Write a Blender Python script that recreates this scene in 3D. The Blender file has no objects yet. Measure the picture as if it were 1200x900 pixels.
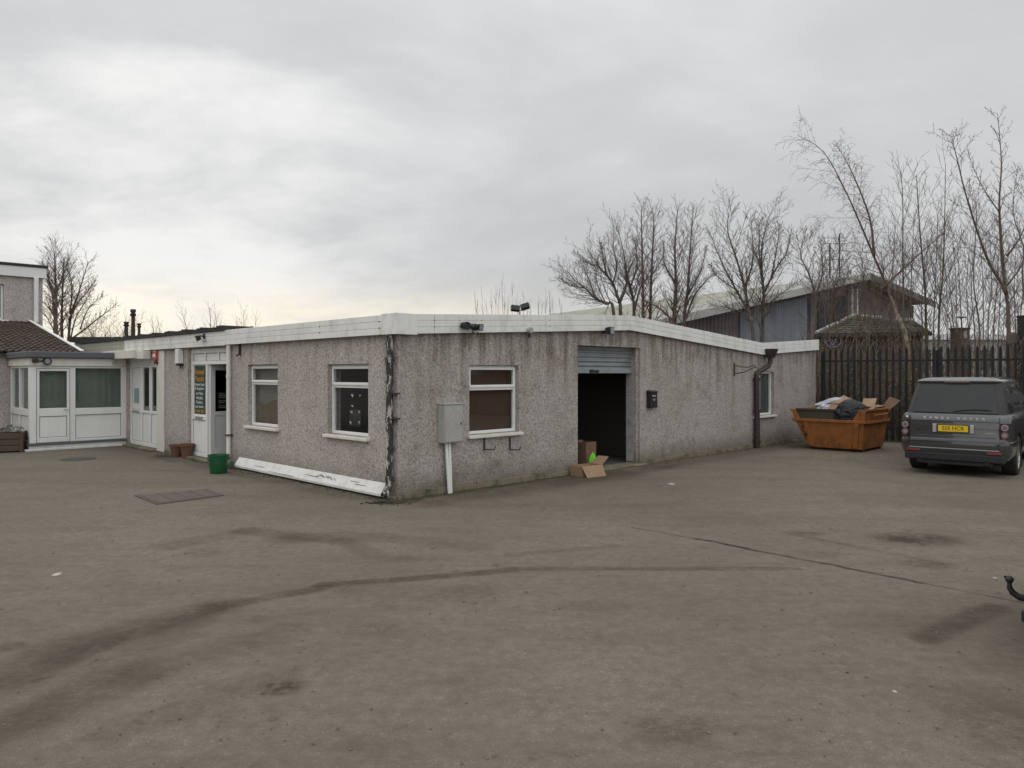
import bpy, bmesh, math, random
from mathutils import Vector, Matrix, noise
R = math.radians
rnd = random.Random(7)
scene = bpy.context.scene
col = scene.collection
F, CX, HY, H = 870.0, 600.0, 438.0, 1.8       # survey of the photograph: focal length, centre, horizon, eye height

# ------------------------------------------------------------------ materials
class NT:
    def __init__(s, name):
        s.m = bpy.data.materials.new(name); s.m.use_nodes = True
        s.t = s.m.node_tree; s.n = s.t.nodes; s.l = s.t.links
        s.b = s.n['Principled BSDF']; s.out = s.n['Material Output']
        s.tc = None
    def node(s, typ, **kw):
        n = s.n.new(typ)
        for k, v in kw.items(): setattr(n, k, v)
        return n
    def put(s, sock, v):
        if v is None: return
        if isinstance(v, bpy.types.NodeSocket): s.l.new(v, sock)
        elif isinstance(v, (tuple, list)) and sock.type == 'RGBA' and len(v) == 3: sock.default_value = (*v, 1)
        else: sock.default_value = v
    def co(s, kind='Object'):
        if not s.tc: s.tc = s.node('ShaderNodeTexCoord')
        return s.tc.outputs[kind]
    def mp(s, v, loc=(0,0,0), rot=(0,0,0), sc=(1,1,1)):
        n = s.node('ShaderNodeMapping'); s.put(n.inputs[0], v)
        n.inputs[1].default_value = loc; n.inputs[2].default_value = rot; n.inputs[3].default_value = sc
        return n.outputs[0]
    def noise(s, v, scale, detail=3, rough=.55, dist=0, color=False):
        n = s.node('ShaderNodeTexNoise'); s.put(n.inputs['Vector'], v)
        n.inputs['Scale'].default_value = scale; n.inputs['Detail'].default_value = detail
        n.inputs['Roughness'].default_value = rough; n.inputs['Distortion'].default_value = dist
        return n.outputs[1 if color else 0]
    def vor(s, v, scale, feature='F1', out=0):
        n = s.node('ShaderNodeTexVoronoi', feature=feature); s.put(n.inputs['Vector'], v)
        n.inputs['Scale'].default_value = scale
        return n.outputs[out]
    def math(s, op, a, b=None, c=None, clamp=False):
        n = s.node('ShaderNodeMath', operation=op, use_clamp=clamp)
        for i, v in enumerate((a, b, c)): s.put(n.inputs[i], v)
        return n.outputs[0]
    def vmath(s, op, a, b=None):
        n = s.node('ShaderNodeVectorMath', operation=op); s.put(n.inputs[0], a); s.put(n.inputs[1], b)
        return n.outputs['Value' if op in ('LENGTH', 'DOT_PRODUCT', 'DISTANCE') else 'Vector']
    def mr(s, v, a, b, c=0., d=1., smooth=False):
        n = s.node('ShaderNodeMapRange', clamp=True)
        if smooth: n.interpolation_type = 'SMOOTHSTEP'
        for i, x in enumerate((v, a, b, c, d)): s.put(n.inputs[i], x)
        return n.outputs[0]
    def mix(s, f, a, b, mode='MIX'):
        n = s.node('ShaderNodeMix', data_type='RGBA', blend_type=mode)
        s.put(n.inputs[0], f); s.put(n.inputs[6], a); s.put(n.inputs[7], b)
        return n.outputs[2]
    def ramp(s, v, *st):
        n = s.node('ShaderNodeValToRGB'); e = n.color_ramp.elements
        while len(e) < len(st): e.new(.5)
        for i, (p, c) in enumerate(st):
            e[i].position = p; e[i].color = (*c, 1) if len(c) == 3 else c
        s.put(n.inputs[0], v); return n.outputs[0]
    def sep(s, v):
        n = s.node('ShaderNodeSeparateXYZ'); s.put(n.inputs[0], v); return n.outputs
    def bump(s, h, strength=.3, dist=.01):
        n = s.node('ShaderNodeBump'); s.put(n.inputs['Height'], h)
        n.inputs['Strength'].default_value = strength; n.inputs['Distance'].default_value = dist
        s.put(s.b.inputs['Normal'], n.outputs[0])
    def fin(s, color=None, rough=.7, metal=0., spec=.4, coat=0.):
        s.put(s.b.inputs['Base Color'], color); s.put(s.b.inputs['Roughness'], rough)
        s.put(s.b.inputs['Metallic'], metal); s.put(s.b.inputs['Specular IOR Level'], spec)
        s.put(s.b.inputs['Coat Weight'], coat)
        return s.m

def dirty(name, c, rough=.6, metal=0., scale=6., amt=.35, dirt=(.09, .08, .065), coat=0., spec=.4, bump=.08):
    k = NT(name); v = k.co()
    n1 = k.noise(v, scale, 6, .65); n2 = k.noise(v, scale*9, 4, .6)
    f = k.math('MULTIPLY', k.mr(n1, .45, .75), amt)
    c1 = k.mix(k.mr(n2, .3, .7), tuple(x*.9 for x in c), tuple(min(1, x*1.07) for x in c))
    k.bump(n2, bump, .004)
    return k.fin(k.mix(f, c1, dirt), rough, metal, spec, coat)

def pebbledash(name, base, grime, moss):
    k = NT(name); v = k.co(); x, y, z = k.sep(v)
    cell = k.vor(v, 56, 'F1', 1)
    r = k.sep(cell)[0]
    stones = k.ramp(r, (0., tuple(b*.34 for b in base)), (.22, tuple(b*.72 for b in base)), (.42, base),
                    (.8, tuple(b*1.2 for b in base)), (1., tuple(min(.8, b*1.55) for b in base)))
    med = k.noise(v, 24, 4, .7)
    c = k.mix(.42, stones, k.ramp(med, (.36, tuple(b*.58 for b in base)), (.5, tuple(b*.98 for b in base)), (.66, tuple(b*1.38 for b in base))))
    big = k.noise(v, .9, 5, .6)
    c = k.mix(k.mr(big, .35, .65, 0., .5), c, (.86, .83, .80), 'MULTIPLY')
    # rain grime running down from the fascia
    st = k.noise(k.mp(v, sc=(3.2, 3.2, .28)), 1.6, 6, .65)
    top = k.mr(z, 1.2, 2.6, .12, 1.)
    g = k.math('MULTIPLY', k.math('MULTIPLY', k.mr(st, .44, .66), top), grime, clamp=True)
    c = k.mix(g, c, (.43, .385, .345), 'MULTIPLY')
    band = k.math('MULTIPLY', k.mr(k.math('ADD', z, k.math('MULTIPLY', k.math('SUBTRACT', st, .5), 2.4)), 2.05, 2.55), min(1., grime*.55))
    c = k.mix(band, c, (.56, .53, .50), 'MULTIPLY')
    g2 = k.math('MULTIPLY', k.mr(k.noise(v, 1.7, 7, .7), .52, .72), grime*.8, clamp=True)
    c = k.mix(g2, c, (.50, .46, .42), 'MULTIPLY')
    # algae and splash dirt on the bottom courses
    bz = k.math('ADD', z, k.math('MULTIPLY', k.noise(v, 4, 4), -.32))
    m = k.mr(bz, -.12, .28, moss, 0.)
    c = k.mix(m, c, (.12, .105, .065))
    hgt = k.math('ADD', k.vor(v, 70), k.noise(v, 120, 2))
    k.bump(hgt, .55, .012)
    return k.fin(c, .92, 0, .25)

M = {}
M['dash_side'] = pebbledash('pebbledash_pink_grey', (.44, .405, .383), .45, .55)
M['dash_front'] = pebbledash('pebbledash_grimy', (.395, .365, .340), .95, .75)
M['dash_house'] = pebbledash('pebbledash_house', (.47, .44, .42), .12, .3)

def white_board(name, c, moss=.25, streak=.4):
    k = NT(name); v = k.co()
    s = k.noise(k.mp(v, sc=(1.6, 1.6, .6)), 2.5, 6, .7)
    n = k.noise(v, 3, 6, .65)
    cc = k.mix(k.math('MULTIPLY', k.mr(s, .48, .72), streak), c, (.27, .26, .23))
    cc = k.mix(k.math('MULTIPLY', k.mr(n, .55, .75), moss), cc, (.19, .2, .12))
    k.bump(k.noise(v, 30, 3), .05, .003)
    return k.fin(cc, .48, 0, .35)
M['fascia'] = white_board('fascia_white', (.72, .72, .69), .3, .38)
M['mossy_fascia'] = white_board('fascia_mossy', (.36, .36, .30), .95, .8)
M['upvc'] = white_board('upvc_white', (.74, .74, .72), .05, .14)
M['upvc_old'] = white_board('upvc_yellowed', (.66, .65, .58), .15, .3)
M['white_strip'] = dirty('white_flashing', (.64, .64, .62), .6, amt=.3, scale=5, bump=.02)
M['felt'] = dirty('roof_felt', (.045, .04, .04), .9, scale=3, amt=.5, dirt=(.07, .075, .05))
M['roof_sheet'] = dirty('roof_sheet', (.16, .16, .15), .85, scale=2, amt=.6, dirt=(.09, .1, .06))
M['canopy'] = dirty('canopy_grey', (.10, .105, .115), .6, amt=.3)
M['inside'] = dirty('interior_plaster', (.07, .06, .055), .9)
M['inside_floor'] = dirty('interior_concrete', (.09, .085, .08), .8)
M['block'] = dirty('painted_blockwork', (.36, .36, .34), .8, scale=7, amt=.5)
M['shutter'] = dirty('galvanised_shutter', (.33, .36, .37), .42, .55, scale=4, amt=.3)
M['dark_metal'] = dirty('dark_metal', (.025, .025, .028), .5, .3, amt=.3)
M['rust'] = dirty('rusty_iron', (.08, .05, .04), .85, .2, scale=18, amt=.6, dirt=(.03, .022, .02))
M['brown_pipe'] = dirty('brown_pipe', (.032, .022, .022), .5, scale=10, amt=.5, dirt=(.09, .075, .06))
M['cab'] = dirty('cabinet_grey', (.38, .375, .35), .55, scale=5, amt=.35, dirt=(.2, .19, .14))
M['lampglass'] = dirty('lamp_glass', (.22, .24, .26), .2, spec=.6, amt=.2)
M['red'] = dirty('alarm_red', (.42, .085, .065), .45, amt=.1)
M['plain_white'] = dirty('plain_white', (.68, .68, .67), .5, amt=.12)
M['orange_text'] = dirty('orange_lettering', (.72, .30, .02), .6, amt=.05)
M['white_text'] = dirty('white_lettering', (.72, .74, .70), .6, amt=.05)
M['black_text'] = dirty('black_lettering', (.012, .012, .012), .6, amt=.0)
M['green_sign'] = dirty('green_sign', (.013, .055, .035), .4, amt=.1)
M['brick'] = None
M['green_plastic'] = dirty('green_plastic', (.006, .095, .032), .38, amt=.25, scale=9)
M['green_hose'] = dirty('green_pipe', (.06, .12, .08), .6, amt=.4)
M['terracotta'] = dirty('terracotta', (.16, .075, .048), .85, scale=14, amt=.5)
M['card'] = dirty('cardboard', (.30, .20, .125), .85, scale=4, amt=.22, dirt=(.2, .12, .07))
M['card_dark'] = dirty('cardboard_inside', (.17, .10, .065), .9, scale=4, amt=.2)
M['lime'] = dirty('lime_fabric', (.12, .52, .02), .6, amt=.05)
M['timber'] = dirty('planter_timber', (.10, .068, .05), .85, scale=12, amt=.5, dirt=(.045, .035, .03))
M['pane_reflection'] = dirty('brown_reflection', (.17, .125, .085), .9, scale=3, amt=.3, dirt=(.12, .08, .05))
M['blind'] = dirty('brown_blind', (.10, .048, .033), .75, scale=3, amt=.3)
M['net_pale'] = dirty('net_pale', (.22, .205, .185), .9, scale=2, amt=.3)
M['net'] = dirty('net_curtain', (.17, .205, .18), .9, scale=2, amt=.3)
M['bin_bag'] = dirty('rubbish_bag_grey', (.010, .011, .016), .45, spec=.3, amt=.15)
M['polythene'] = dirty('white_polythene', (.42, .44, .47), .35, amt=.2)
M['pale_blue'] = dirty('pale_blue_wrap', (.25, .36, .36), .45, amt=.2)
M['black_plastic0'] = dirty('grey_seal', (.26, .26, .25), .7, amt=.2)
M['door_wood'] = dirty('weathered_board', (.05, .04, .028), .85, scale=10, amt=.6, dirt=(.03, .05, .03))

def glass(name, tint, extra=1.0):
    k = NT(name)
    fr = k.node('ShaderNodeFresnel'); fr.inputs[0].default_value = 1.5
    geo = k.node('ShaderNodeNewGeometry')
    f = k.math('MULTIPLY', k.math('MULTIPLY', fr.outputs[0], extra), k.math('SUBTRACT', 1., geo.outputs['Backfacing']), clamp=True)
    g = k.node('ShaderNodeBsdfGlossy'); g.inputs['Roughness'].default_value = .03; g.inputs['Color'].default_value = (.95, .97, 1, 1)
    t = k.node('ShaderNodeBsdfTransparent'); t.inputs[0].default_value = (*tint, 1)
    wv = k.noise(k.co(), 1.3, 2)
    b = k.node('ShaderNodeBump'); k.put(b.inputs['Height'], wv); b.inputs['Strength'].default_value = .12; b.inputs['Distance'].default_value = .02
    k.put(g.inputs['Normal'], b.outputs[0])
    mx = k.node('ShaderNodeMixShader'); k.put(mx.inputs[0], f); k.l.new(t.outputs[0], mx.inputs[1]); k.l.new(g.outputs[0], mx.inputs[2])
    k.l.new(mx.outputs[0], k.out.inputs[0])
    return k.m
M['glass'] = glass('window_glass', (.90, .92, .90), 1.15)
M['glass_dark'] = glass('tinted_glass', (.05, .055, .055), 1.5)

# ------------------------------------------------------------------ mesh helpers
class MB:
    def __init__(s): s.v = []; s.f = []; s.mi = []; s.cur = 0; s.starts = set()
    def add(s, vs, fs):
        o = len(s.v); s.starts.add(o); s.v += [tuple(p) for p in vs]
        for f in fs: s.f.append([o+i for i in f]); s.mi.append(s.cur)
        return s
    def box(s, x0, x1, y0, y1, z0, z1):
        return s.add([(x0,y0,z0),(x1,y0,z0),(x1,y1,z0),(x0,y1,z0),(x0,y0,z1),(x1,y0,z1),(x1,y1,z1),(x0,y1,z1)],
                     [(3,2,1,0),(4,5,6,7),(0,1,5,4),(1,2,6,5),(2,3,7,6),(3,0,4,7)])
    def obox(s, c, sz, rot=(0,0,0)):
        from mathutils import Euler
        m = Euler(rot).to_matrix(); c = Vector(c)
        o = len(s.v); s.box(-sz[0]/2, sz[0]/2, -sz[1]/2, sz[1]/2, -sz[2]/2, sz[2]/2)
        for i in range(o, len(s.v)): s.v[i] = tuple(c + m @ Vector(s.v[i]))
        return s
    def tube(s, pts, rad, n=10, caps=True):
        pts = [Vector(p) for p in pts]
        if not isinstance(rad, (list, tuple)): rad = [rad]*len(pts)
        o = len(s.v); s.starts.add(o); N = len(pts); ref = None
        for i, p in enumerate(pts):
            d = (pts[min(i+1, N-1)] - pts[max(i-1, 0)])
            if d.length < 1e-9: d = Vector((0,0,1))
            d.normalize()
            if ref is None: ref = d.orthogonal().normalized()
            a = (ref - d*ref.dot(d))
            a = a.normalized() if a.length > 1e-6 else d.orthogonal().normalized()
            ref = a; b = d.cross(a)
            for j in range(n):
                t = 2*math.pi*j/n
                s.v.append(tuple(p + (a*math.cos(t) + b*math.sin(t))*rad[i]))
        for i in range(N-1):
            for j in range(n):
                k = (j+1) % n
                s.f.append([o+i*n+j, o+i*n+k, o+(i+1)*n+k, o+(i+1)*n+j]); s.mi.append(s.cur)
        if caps:
            s.f.append([o+j for j in reversed(range(n))]); s.mi.append(s.cur)
            s.f.append([o+(N-1)*n+j for j in range(n)]); s.mi.append(s.cur)
        return s
    def prism(s, poly, vec):
        """planar polygon (3D points) extruded by vec"""
        n = len(poly); vec = Vector(vec); a = [Vector(p) for p in poly]
        vs = a + [p+vec for p in a]
        fs = [tuple(range(n)), tuple(reversed(range(n, 2*n)))] + [(i, i+n, (i+1) % n + n, (i+1) % n) for i in range(n)]
        return s.add(vs, fs)
    def loft(s, rings, cap0=True, cap1=True, close=True):
        o = len(s.v); s.starts.add(o); n = len(rings[0])
        for r in rings: s.v += [tuple(p) for p in r]
        for i in range(len(rings)-1):
            for j in range(n if close else n-1):
                k = (j+1) % n
                s.f.append([o+i*n+j, o+i*n+k, o+(i+1)*n+k, o+(i+1)*n+j]); s.mi.append(s.cur)
        if cap0: s.f.append([o+j for j in reversed(range(n))]); s.mi.append(s.cur)
        if cap1: s.f.append([o+(len(rings)-1)*n+j for j in range(n)]); s.mi.append(s.cur)
        return s
    def each(s, name, mat, parent=None, bevel=0, **kw):
        """every piece added becomes a mesh object of its own"""
        st = sorted(s.starts); out = []
        for i, a in enumerate(st):
            b = st[i+1] if i+1 < len(st) else len(s.v)
            q = MB(); q.v = s.v[a:b]; q.f = [[j-a for j in f] for f in s.f if a <= f[0] < b]; q.mi = [0]*len(q.f)
            out.append(q.build(name, mat, parent, bevel, **kw))
        return out
    def build(s, name, mat, parent=None, bevel=0, smooth=False, segs=2, weld=False, subd=0):
        me = bpy.data.meshes.new(name); me.from_pydata(s.v, [], s.f)
        mats = mat if isinstance(mat, (list, tuple)) else [mat]
        for m in mats: me.materials.append(m)
        if len(mats) > 1: me.polygons.foreach_set('material_index', s.mi)
        bm = bmesh.new(); bm.from_mesh(me)
        if weld: bmesh.ops.remove_doubles(bm, verts=bm.verts, dist=.0005)
        bmesh.ops.recalc_face_normals(bm, faces=bm.faces); bm.to_mesh(me); bm.free()
        if smooth:
            me.polygons.foreach_set('use_smooth', [True]*len(me.polygons))
            if smooth == 'auto': me.set_sharp_from_angle(angle=R(38))
        ob = bpy.data.objects.new(name, me); col.objects.link(ob)
        if parent: ob.parent = parent
        if bevel:
            b = ob.modifiers.new('bevel', 'BEVEL'); b.width = bevel; b.segments = segs; b.limit_method = 'ANGLE'; b.angle_limit = R(40)
        if subd:
            b = ob.modifiers.new('sub', 'SUBSURF'); b.levels = b.render_levels = subd
        return ob

def tag(o, label=None, cat=None, group=None, kind=None):
    if label: o['label'] = label
    if cat: o['category'] = cat
    if group: o['group'] = group
    if kind: o['kind'] = kind
    return o
def empty(name, loc=(0,0,0), rz=0., label=None, cat=None, group=None):
    o = bpy.data.objects.new(name, None); o.empty_display_size = .2; col.objects.link(o)
    o.location = loc; o.rotation_euler = (0, 0, rz)
    return tag(o, label, cat, group)
def copy_tree(o, parent=None):
    c = o.copy(); col.objects.link(c)
    if parent: c.parent = parent
    for ch in list(o.children): copy_tree(ch, c)
    return c
def text_mesh(body, size, ext=.002, align='CENTER'):
    cu = bpy.data.curves.new('lettering', 'FONT'); cu.body = body; cu.size = size; cu.extrude = ext; cu.align_x = align; cu.align_y = 'CENTER'
    cu.resolution_u = 3
    tmp = bpy.data.objects.new('tmp', cu); col.objects.link(tmp)
    dg = bpy.context.evaluated_depsgraph_get(); dg.update()
    me = bpy.data.meshes.new_from_object(tmp.evaluated_get(dg)); bpy.data.objects.remove(tmp); bpy.data.curves.remove(cu)
    return me
def text(name, body, size, mat, parent, mtx, ext=.002, sx=1.):
    me = text_mesh(body, size, ext); me.transform(Matrix.Diagonal((sx, 1, 1, 1))); me.transform(mtx)
    me.materials.clear(); me.materials.append(mat)
    o = bpy.data.objects.new(name, me); col.objects.link(o); o.parent = parent
    return o

def gasket(mb, ax, d, s0, s1, z0, z1, t=.010, th=.004):
    """dark glazing seal round a panel lying at depth d (ax 'F': plane facing -y, 'S': facing -x)"""
    for a, b, c, e_ in ((s0, s1, z1-t, z1), (s0, s1, z0, z0+t), (s0, s0+t, z0+t, z1-t), (s1-t, s1, z0+t, z1-t)):
        if ax == 'F': mb.box(a, b, d-th, d, c, e_)
        else: mb.box(d-th, d, a, b, c, e_)
# ------------------------------------------------------------------ survey helpers
def gp(x, Y, z=0.): return Vector(((x-CX)/F*Y, Y, z))
def ground(x, y):
    Y = F*H/(y-HY); return gp(x, Y)
def zz(y, Y): return H + (HY-y)*Y/F
TH = math.atan2(870, 876)
U = Vector((math.cos(TH), math.sin(TH))); V = Vector((-math.sin(TH), math.cos(TH)))
C0 = ground(466, 586)
C0 = Vector((C0.x, C0.y))
def hit(px, P, D):
    k = (px-CX)/F
    return (k*P.y - P.x)/(D.x - k*D.y)
def fu(px, v=0.): return hit(px, C0+V*v, U)              # along a wall parallel to the front
def lv(px, u=0.): return hit(px, C0+U*u, V)              # along a wall parallel to the side
def fz(px, y, v=0.): return zz(y, (C0+V*v+U*fu(px, v)).y)
def lz(px, y, u=0.): return zz(y, (C0+U*u+V*lv(px, u)).y)
def W(u, v, z=0.):
    p = C0+U*u+V*v; return Vector((p.x, p.y, z))
RZ = TH

def wall(mb, A, D, inn, L, prof, holes, th, z0=0.):
    """wall in plan from A along D, length L; inn = inward normal; prof = [(s, z)]; holes = [(s0, s1, z0, z1)]"""
    A = Vector(A); D = Vector(D); inn = Vector(inn)
    def top(s):
        for (a, za), (b, zb) in zip(prof, prof[1:]):
            if a-1e-9 <= s <= b+1e-9: return za+(zb-za)*(s-a)/(b-a)
        return prof[-1][1]
    ss = sorted({0., L, *[p[0] for p in prof if 0 < p[0] < L], *[h[0] for h in holes], *[h[1] for h in holes]})
    zs = sorted({z0, *[h[2] for h in holes], *[h[3] for h in holes]})
    def P(s, z, d): q = A+D*s+inn*d; return (q.x, q.y, z)
    def solid(sm, zm): return not any(h[0] < sm < h[1] and h[2] < zm < h[3] for h in holes)
    for s0, s1 in zip(ss, ss[1:]):
        lv_ = zs+[None]
        for i in range(len(lv_)-1):
            a = lv_[i]; b = lv_[i+1]
            if b is None: za, zb, zc = a, top(s0+1e-6), top(s1-1e-6)
            else: za, zb, zc = a, b, b
            if b is not None and not solid((s0+s1)/2, (a+b)/2): continue
            for d in (0, th):
                mb.add([P(s0, za, d), P(s1, za, d), P(s1, zc, d), P(s0, zb, d)], [(0,1,2,3)])
        mb.add([P(s0, top(s0+1e-6), 0), P(s1, top(s1-1e-6), 0), P(s1, top(s1-1e-6), th), P(s0, top(s0+1e-6), th)], [(0,1,2,3)])
    for (a, b, c, d) in holes:
        for (p, q, r, t) in (((a,c),(b,c),0,0), ((a,d),(b,d),0,0), ((a,c),(a,d),0,0), ((b,c),(b,d),0,0)):
            if c <= z0+1e-6 and p[1] == c and q[1] == c: continue
            mb.add([P(p[0], p[1], 0), P(q[0], q[1], 0), P(q[0], q[1], th), P(p[0], p[1], th)], [(0,1,2,3)])
    for s in (0., L):
        mb.add([P(s, z0, 0), P(s, z0, th), P(s, top(s), th), P(s, top(s), 0)], [(0,1,2,3)])
# ------------------------------------------------------------------ the workshop building
def bx(mb, w, s0, s1, d0, d1, z0, z1):
    if w == 'F': mb.box(s0, s1, d0, d1, z0, z1)
    else: mb.box(d0, d1, s0, s1, z0, z1)

uR, uV, uE = fu(735), fu(890), fu(956)
zC, zR_, zV, zE = 2.65, fz(735, 370), fz(890, 402), fz(956, 398)
prof = [(0, zC), (uR, zR_), (uV, zV), (uE, zE)]
def roofz(u):
    for (a, za), (b, zb) in zip(prof, prof[1:]):
        if a <= u <= b: return za+(zb-za)*(u-a)/(b-a)
    return prof[-1][1]
VD = 15.2
bld = empty('workshop_building', W(0, 0), RZ, 'long low pebbledash workshop with white fascia and an open roller shutter doorway', 'building')

# openings on the front wall
door_u = (fu(677), fu(750)); door_z = fz(677, 404.5)
wA = (fu(550), fu(608), fz(550, 510), fz(550, 427.5))
wB = (fu(883.5), fu(907), fz(885, 487.5), fz(885, 435.5))
mb = MB()
wp = [(u, z-.05) for u, z in prof]
wall(mb, (0, 0), (1, 0), (0, 1), uE, wp, [(door_u[0], door_u[1], 0, door_z), (wA[0], wA[1], wA[2], wA[3]), (wB[0], wB[1], wB[2], wB[3])], .26)
mb.build('wall', M['dash_front'], bld)
# side wall
w1 = (lv(325.5), lv(290.5), lz(308, 500), lz(308, 427))
w2 = (lv(431.5), lv(384), lz(408, 510.5), lz(408, 426.5))
d2 = (lv(270), lv(220.5), .0, 2.33)
d1 = (lv(183.5), lv(150), .0, 2.30)
mb = MB()
wall(mb, (0, .262), (0, 1), (1, 0), VD-.27, [(0, zC-.05), (VD-.27, zC-.05)],
     [(w1[0]-.262, w1[1]-.262, w1[2], w1[3]), (w2[0]-.262, w2[1]-.262, w2[2], w2[3]), (d2[0]-.262, d2[1]-.262, 0, d2[3]), (d1[0]-.262, d1[1]-.262, 0, d1[3])], .24)
mb.build('wall', M['dash_side'], bld)
# rear and far end walls, floor and inner partitions
mb = MB(); mb.box(uE-.25, uE, .262, VD-.25, 0, zE-.2); mb.box(.0, uE-.0, VD-.245, VD, 0, 2.4)
mb.build('wall', M['dash_house'], bld)
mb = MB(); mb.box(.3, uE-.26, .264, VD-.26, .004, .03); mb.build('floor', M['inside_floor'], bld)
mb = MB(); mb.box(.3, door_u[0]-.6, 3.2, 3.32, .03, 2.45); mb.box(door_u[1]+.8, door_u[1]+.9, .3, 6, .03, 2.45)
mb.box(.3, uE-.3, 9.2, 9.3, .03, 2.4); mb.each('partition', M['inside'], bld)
# roof: felt sheet following the ridge and the valley
mb = MB()
for (a, za), (b, zb) in zip(prof, prof[1:]):
    a2 = a-.06 if a == 0 else a; b2 = b+.03 if b == uE else b
    t = .05
    mb.add([(a2, -.06, za-.02), (b2, -.06, zb-.02), (b2, VD, zb-.02), (a2, VD, za-.02), (a2, -.06, za-.02-t), (b2, -.06, zb-.02-t), (b2, VD, zb-.02-t), (a2, VD, za-.02-t)],
           [(0,1,2,3),(7,6,5,4),(0,4,5,1),(2,6,7,3),(1,5,6,2),(3,7,4,0)])
mb.build('roof', M['felt'], bld)
# a raised felt edge along the far two thirds of the side roof
mb = MB(); vj = lv(269)
mb.add([(-.13, vj+.02, zC+.0), (.5, vj+.02, zC+.0), (.5, VD, zC+.0), (-.13, VD, zC+.0), (-.13, vj+.02, zC+.045), (.5, vj+.02, zC+.10), (.5, VD, zC+.10), (-.13, VD, zC+.05)],
       [(3,2,1,0),(4,5,6,7),(0,1,5,4),(1,2,6,5),(2,3,7,6),(3,0,4,7)])
k = 0; v = vj+.05
while v < VD-.1:
    mb.box(-.15, .45, v, v+.07, zC+.047, zC+.075+.02*math.sin(v*7)); v += .16
mb.build('roof_edge', M['felt'], bld)

def fascia_seg(mb, p0, p1, n, h=.285, th=.032, out=.085, gaps=(.095, .19)):
    """boards between plan/height points p0, p1; n = outward normal"""
    p0 = Vector(p0); p1 = Vector(p1); n = Vector((*n, 0))
    edges = [0, *gaps, h]
    for i in range(3):
        a = edges[i]+(.0035 if i else 0); b = edges[i+1]-(.0035 if i < 2 else 0)
        q = [p0-Vector((0,0,a)), p1-Vector((0,0,a)), p1-Vector((0,0,b)), p0-Vector((0,0,b))]
        mb.prism([x+n*(out-th) for x in q], n*th)
    q = [p0-Vector((0,0,.012)), p1-Vector((0,0,.012)), p1-Vector((0,0,h-.012)), p0-Vector((0,0,h-.012))]
    mb.prism([x+n*.004 for x in q], n*(out-.012))
fb = MB(); o_ = .085
def split(p0, p1, n, step, jit=True):
    p0 = Vector(p0); p1 = Vector(p1); L = (p1-p0).length; k = max(1, round(L/step)); g = (p1-p0).normalized()*.003
    for i in range(k): fascia_seg(fb, p0.lerp(p1, i/k)+g, p0.lerp(p1, (i+1)/k)-g, n)
split((fu(505), 0, zC+(zR_-zC)*fu(505)/uR), (uR, 0, zR_), (0, -1), 3.0)
split((.28, 0, zC+(zR_-zC)*.28/uR), (fu(505), 0, zC+(zR_-zC)*fu(505)/uR), (0, -1), 3.0)
split((uR, 0, zR_), (uV, 0, zV), (0, -1), 2.4)
split((uV, 0, zV), (uE+.02, 0, zE), (0, -1), 3)
split((0, .25, zC), (0, vj, zC), (-1, 0), 3.2)
# corner box
fb.box(-.098, .28, -.098, .004, zC-.288, zC+.012)
fb.box(-.098, .002, .006, .26, zC-.288, zC+.012)
fb.build('fascia', M['fascia'], bld, bevel=.003)
fb = MB()
split((0, vj, zC-.01), (0, lv(150), zC-.01), (-1, 0), 2.6)
fb.build('fascia', M['fascia'], bld, bevel=.003)
fb = MB()
split((0, lv(150), zC-.01), (0, VD, zC-.01), (-1, 0), 2.6)
fb.build('fascia', M['mossy_fascia'], bld)
sc = MB()
for x in (505, 560, 640): 
    u = fu(x)
    for dz in (.095, .19): sc.obox((u, -.088, roofz(u)-dz), (.012, .006, .012))
for x in (380, 450):
    v = lv(x)
    for dz in (.095, .19): sc.obox((-.088, v, zC-dz), (.008, .016, .016))
sc.each('screw_cap', M['dark_metal'], bld)

# concrete plinth, broken edge
pl = MB()
def rough_strip(w, s0, s1, out, h):
    s = s0; 
    while s < s1-.02:
        e = min(s1, s+rnd.uniform(.25, .7)); hh = h*rnd.uniform(.6, 1.15); oo = out*rnd.uniform(.6, 1.25)
        if w == 'F': pl.box(s, e-.002, -oo, -.003, .0, hh)
        else: pl.box(-oo, -.003, s, e-.002, 0, hh)
        s = e
k_ = NT('mossy_concrete'); v_ = k_.co(); n_ = k_.noise(v_, 3, 6, .7)
k_.bump(k_.noise(v_, 18, 5), .6, .02)
M['plinth'] = k_.fin(k_.mix(k_.mr(n_, .42, .66), (.21, .18, .13), (.075, .08, .036)), .95)
for a_ in (('F', .1, door_u[0]-.02, .028, .11), ('F', door_u[1]+.02, uE-.05, .04, .10), ('S', .02, d2[0]-.02, .035, .07), ('S', d2[1]+.02, d1[0]-.02, .03, .1)):
    pl = MB(); rough_strip(*a_); pl.build('plinth', M['plinth'], bld, bevel=.008)

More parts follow.
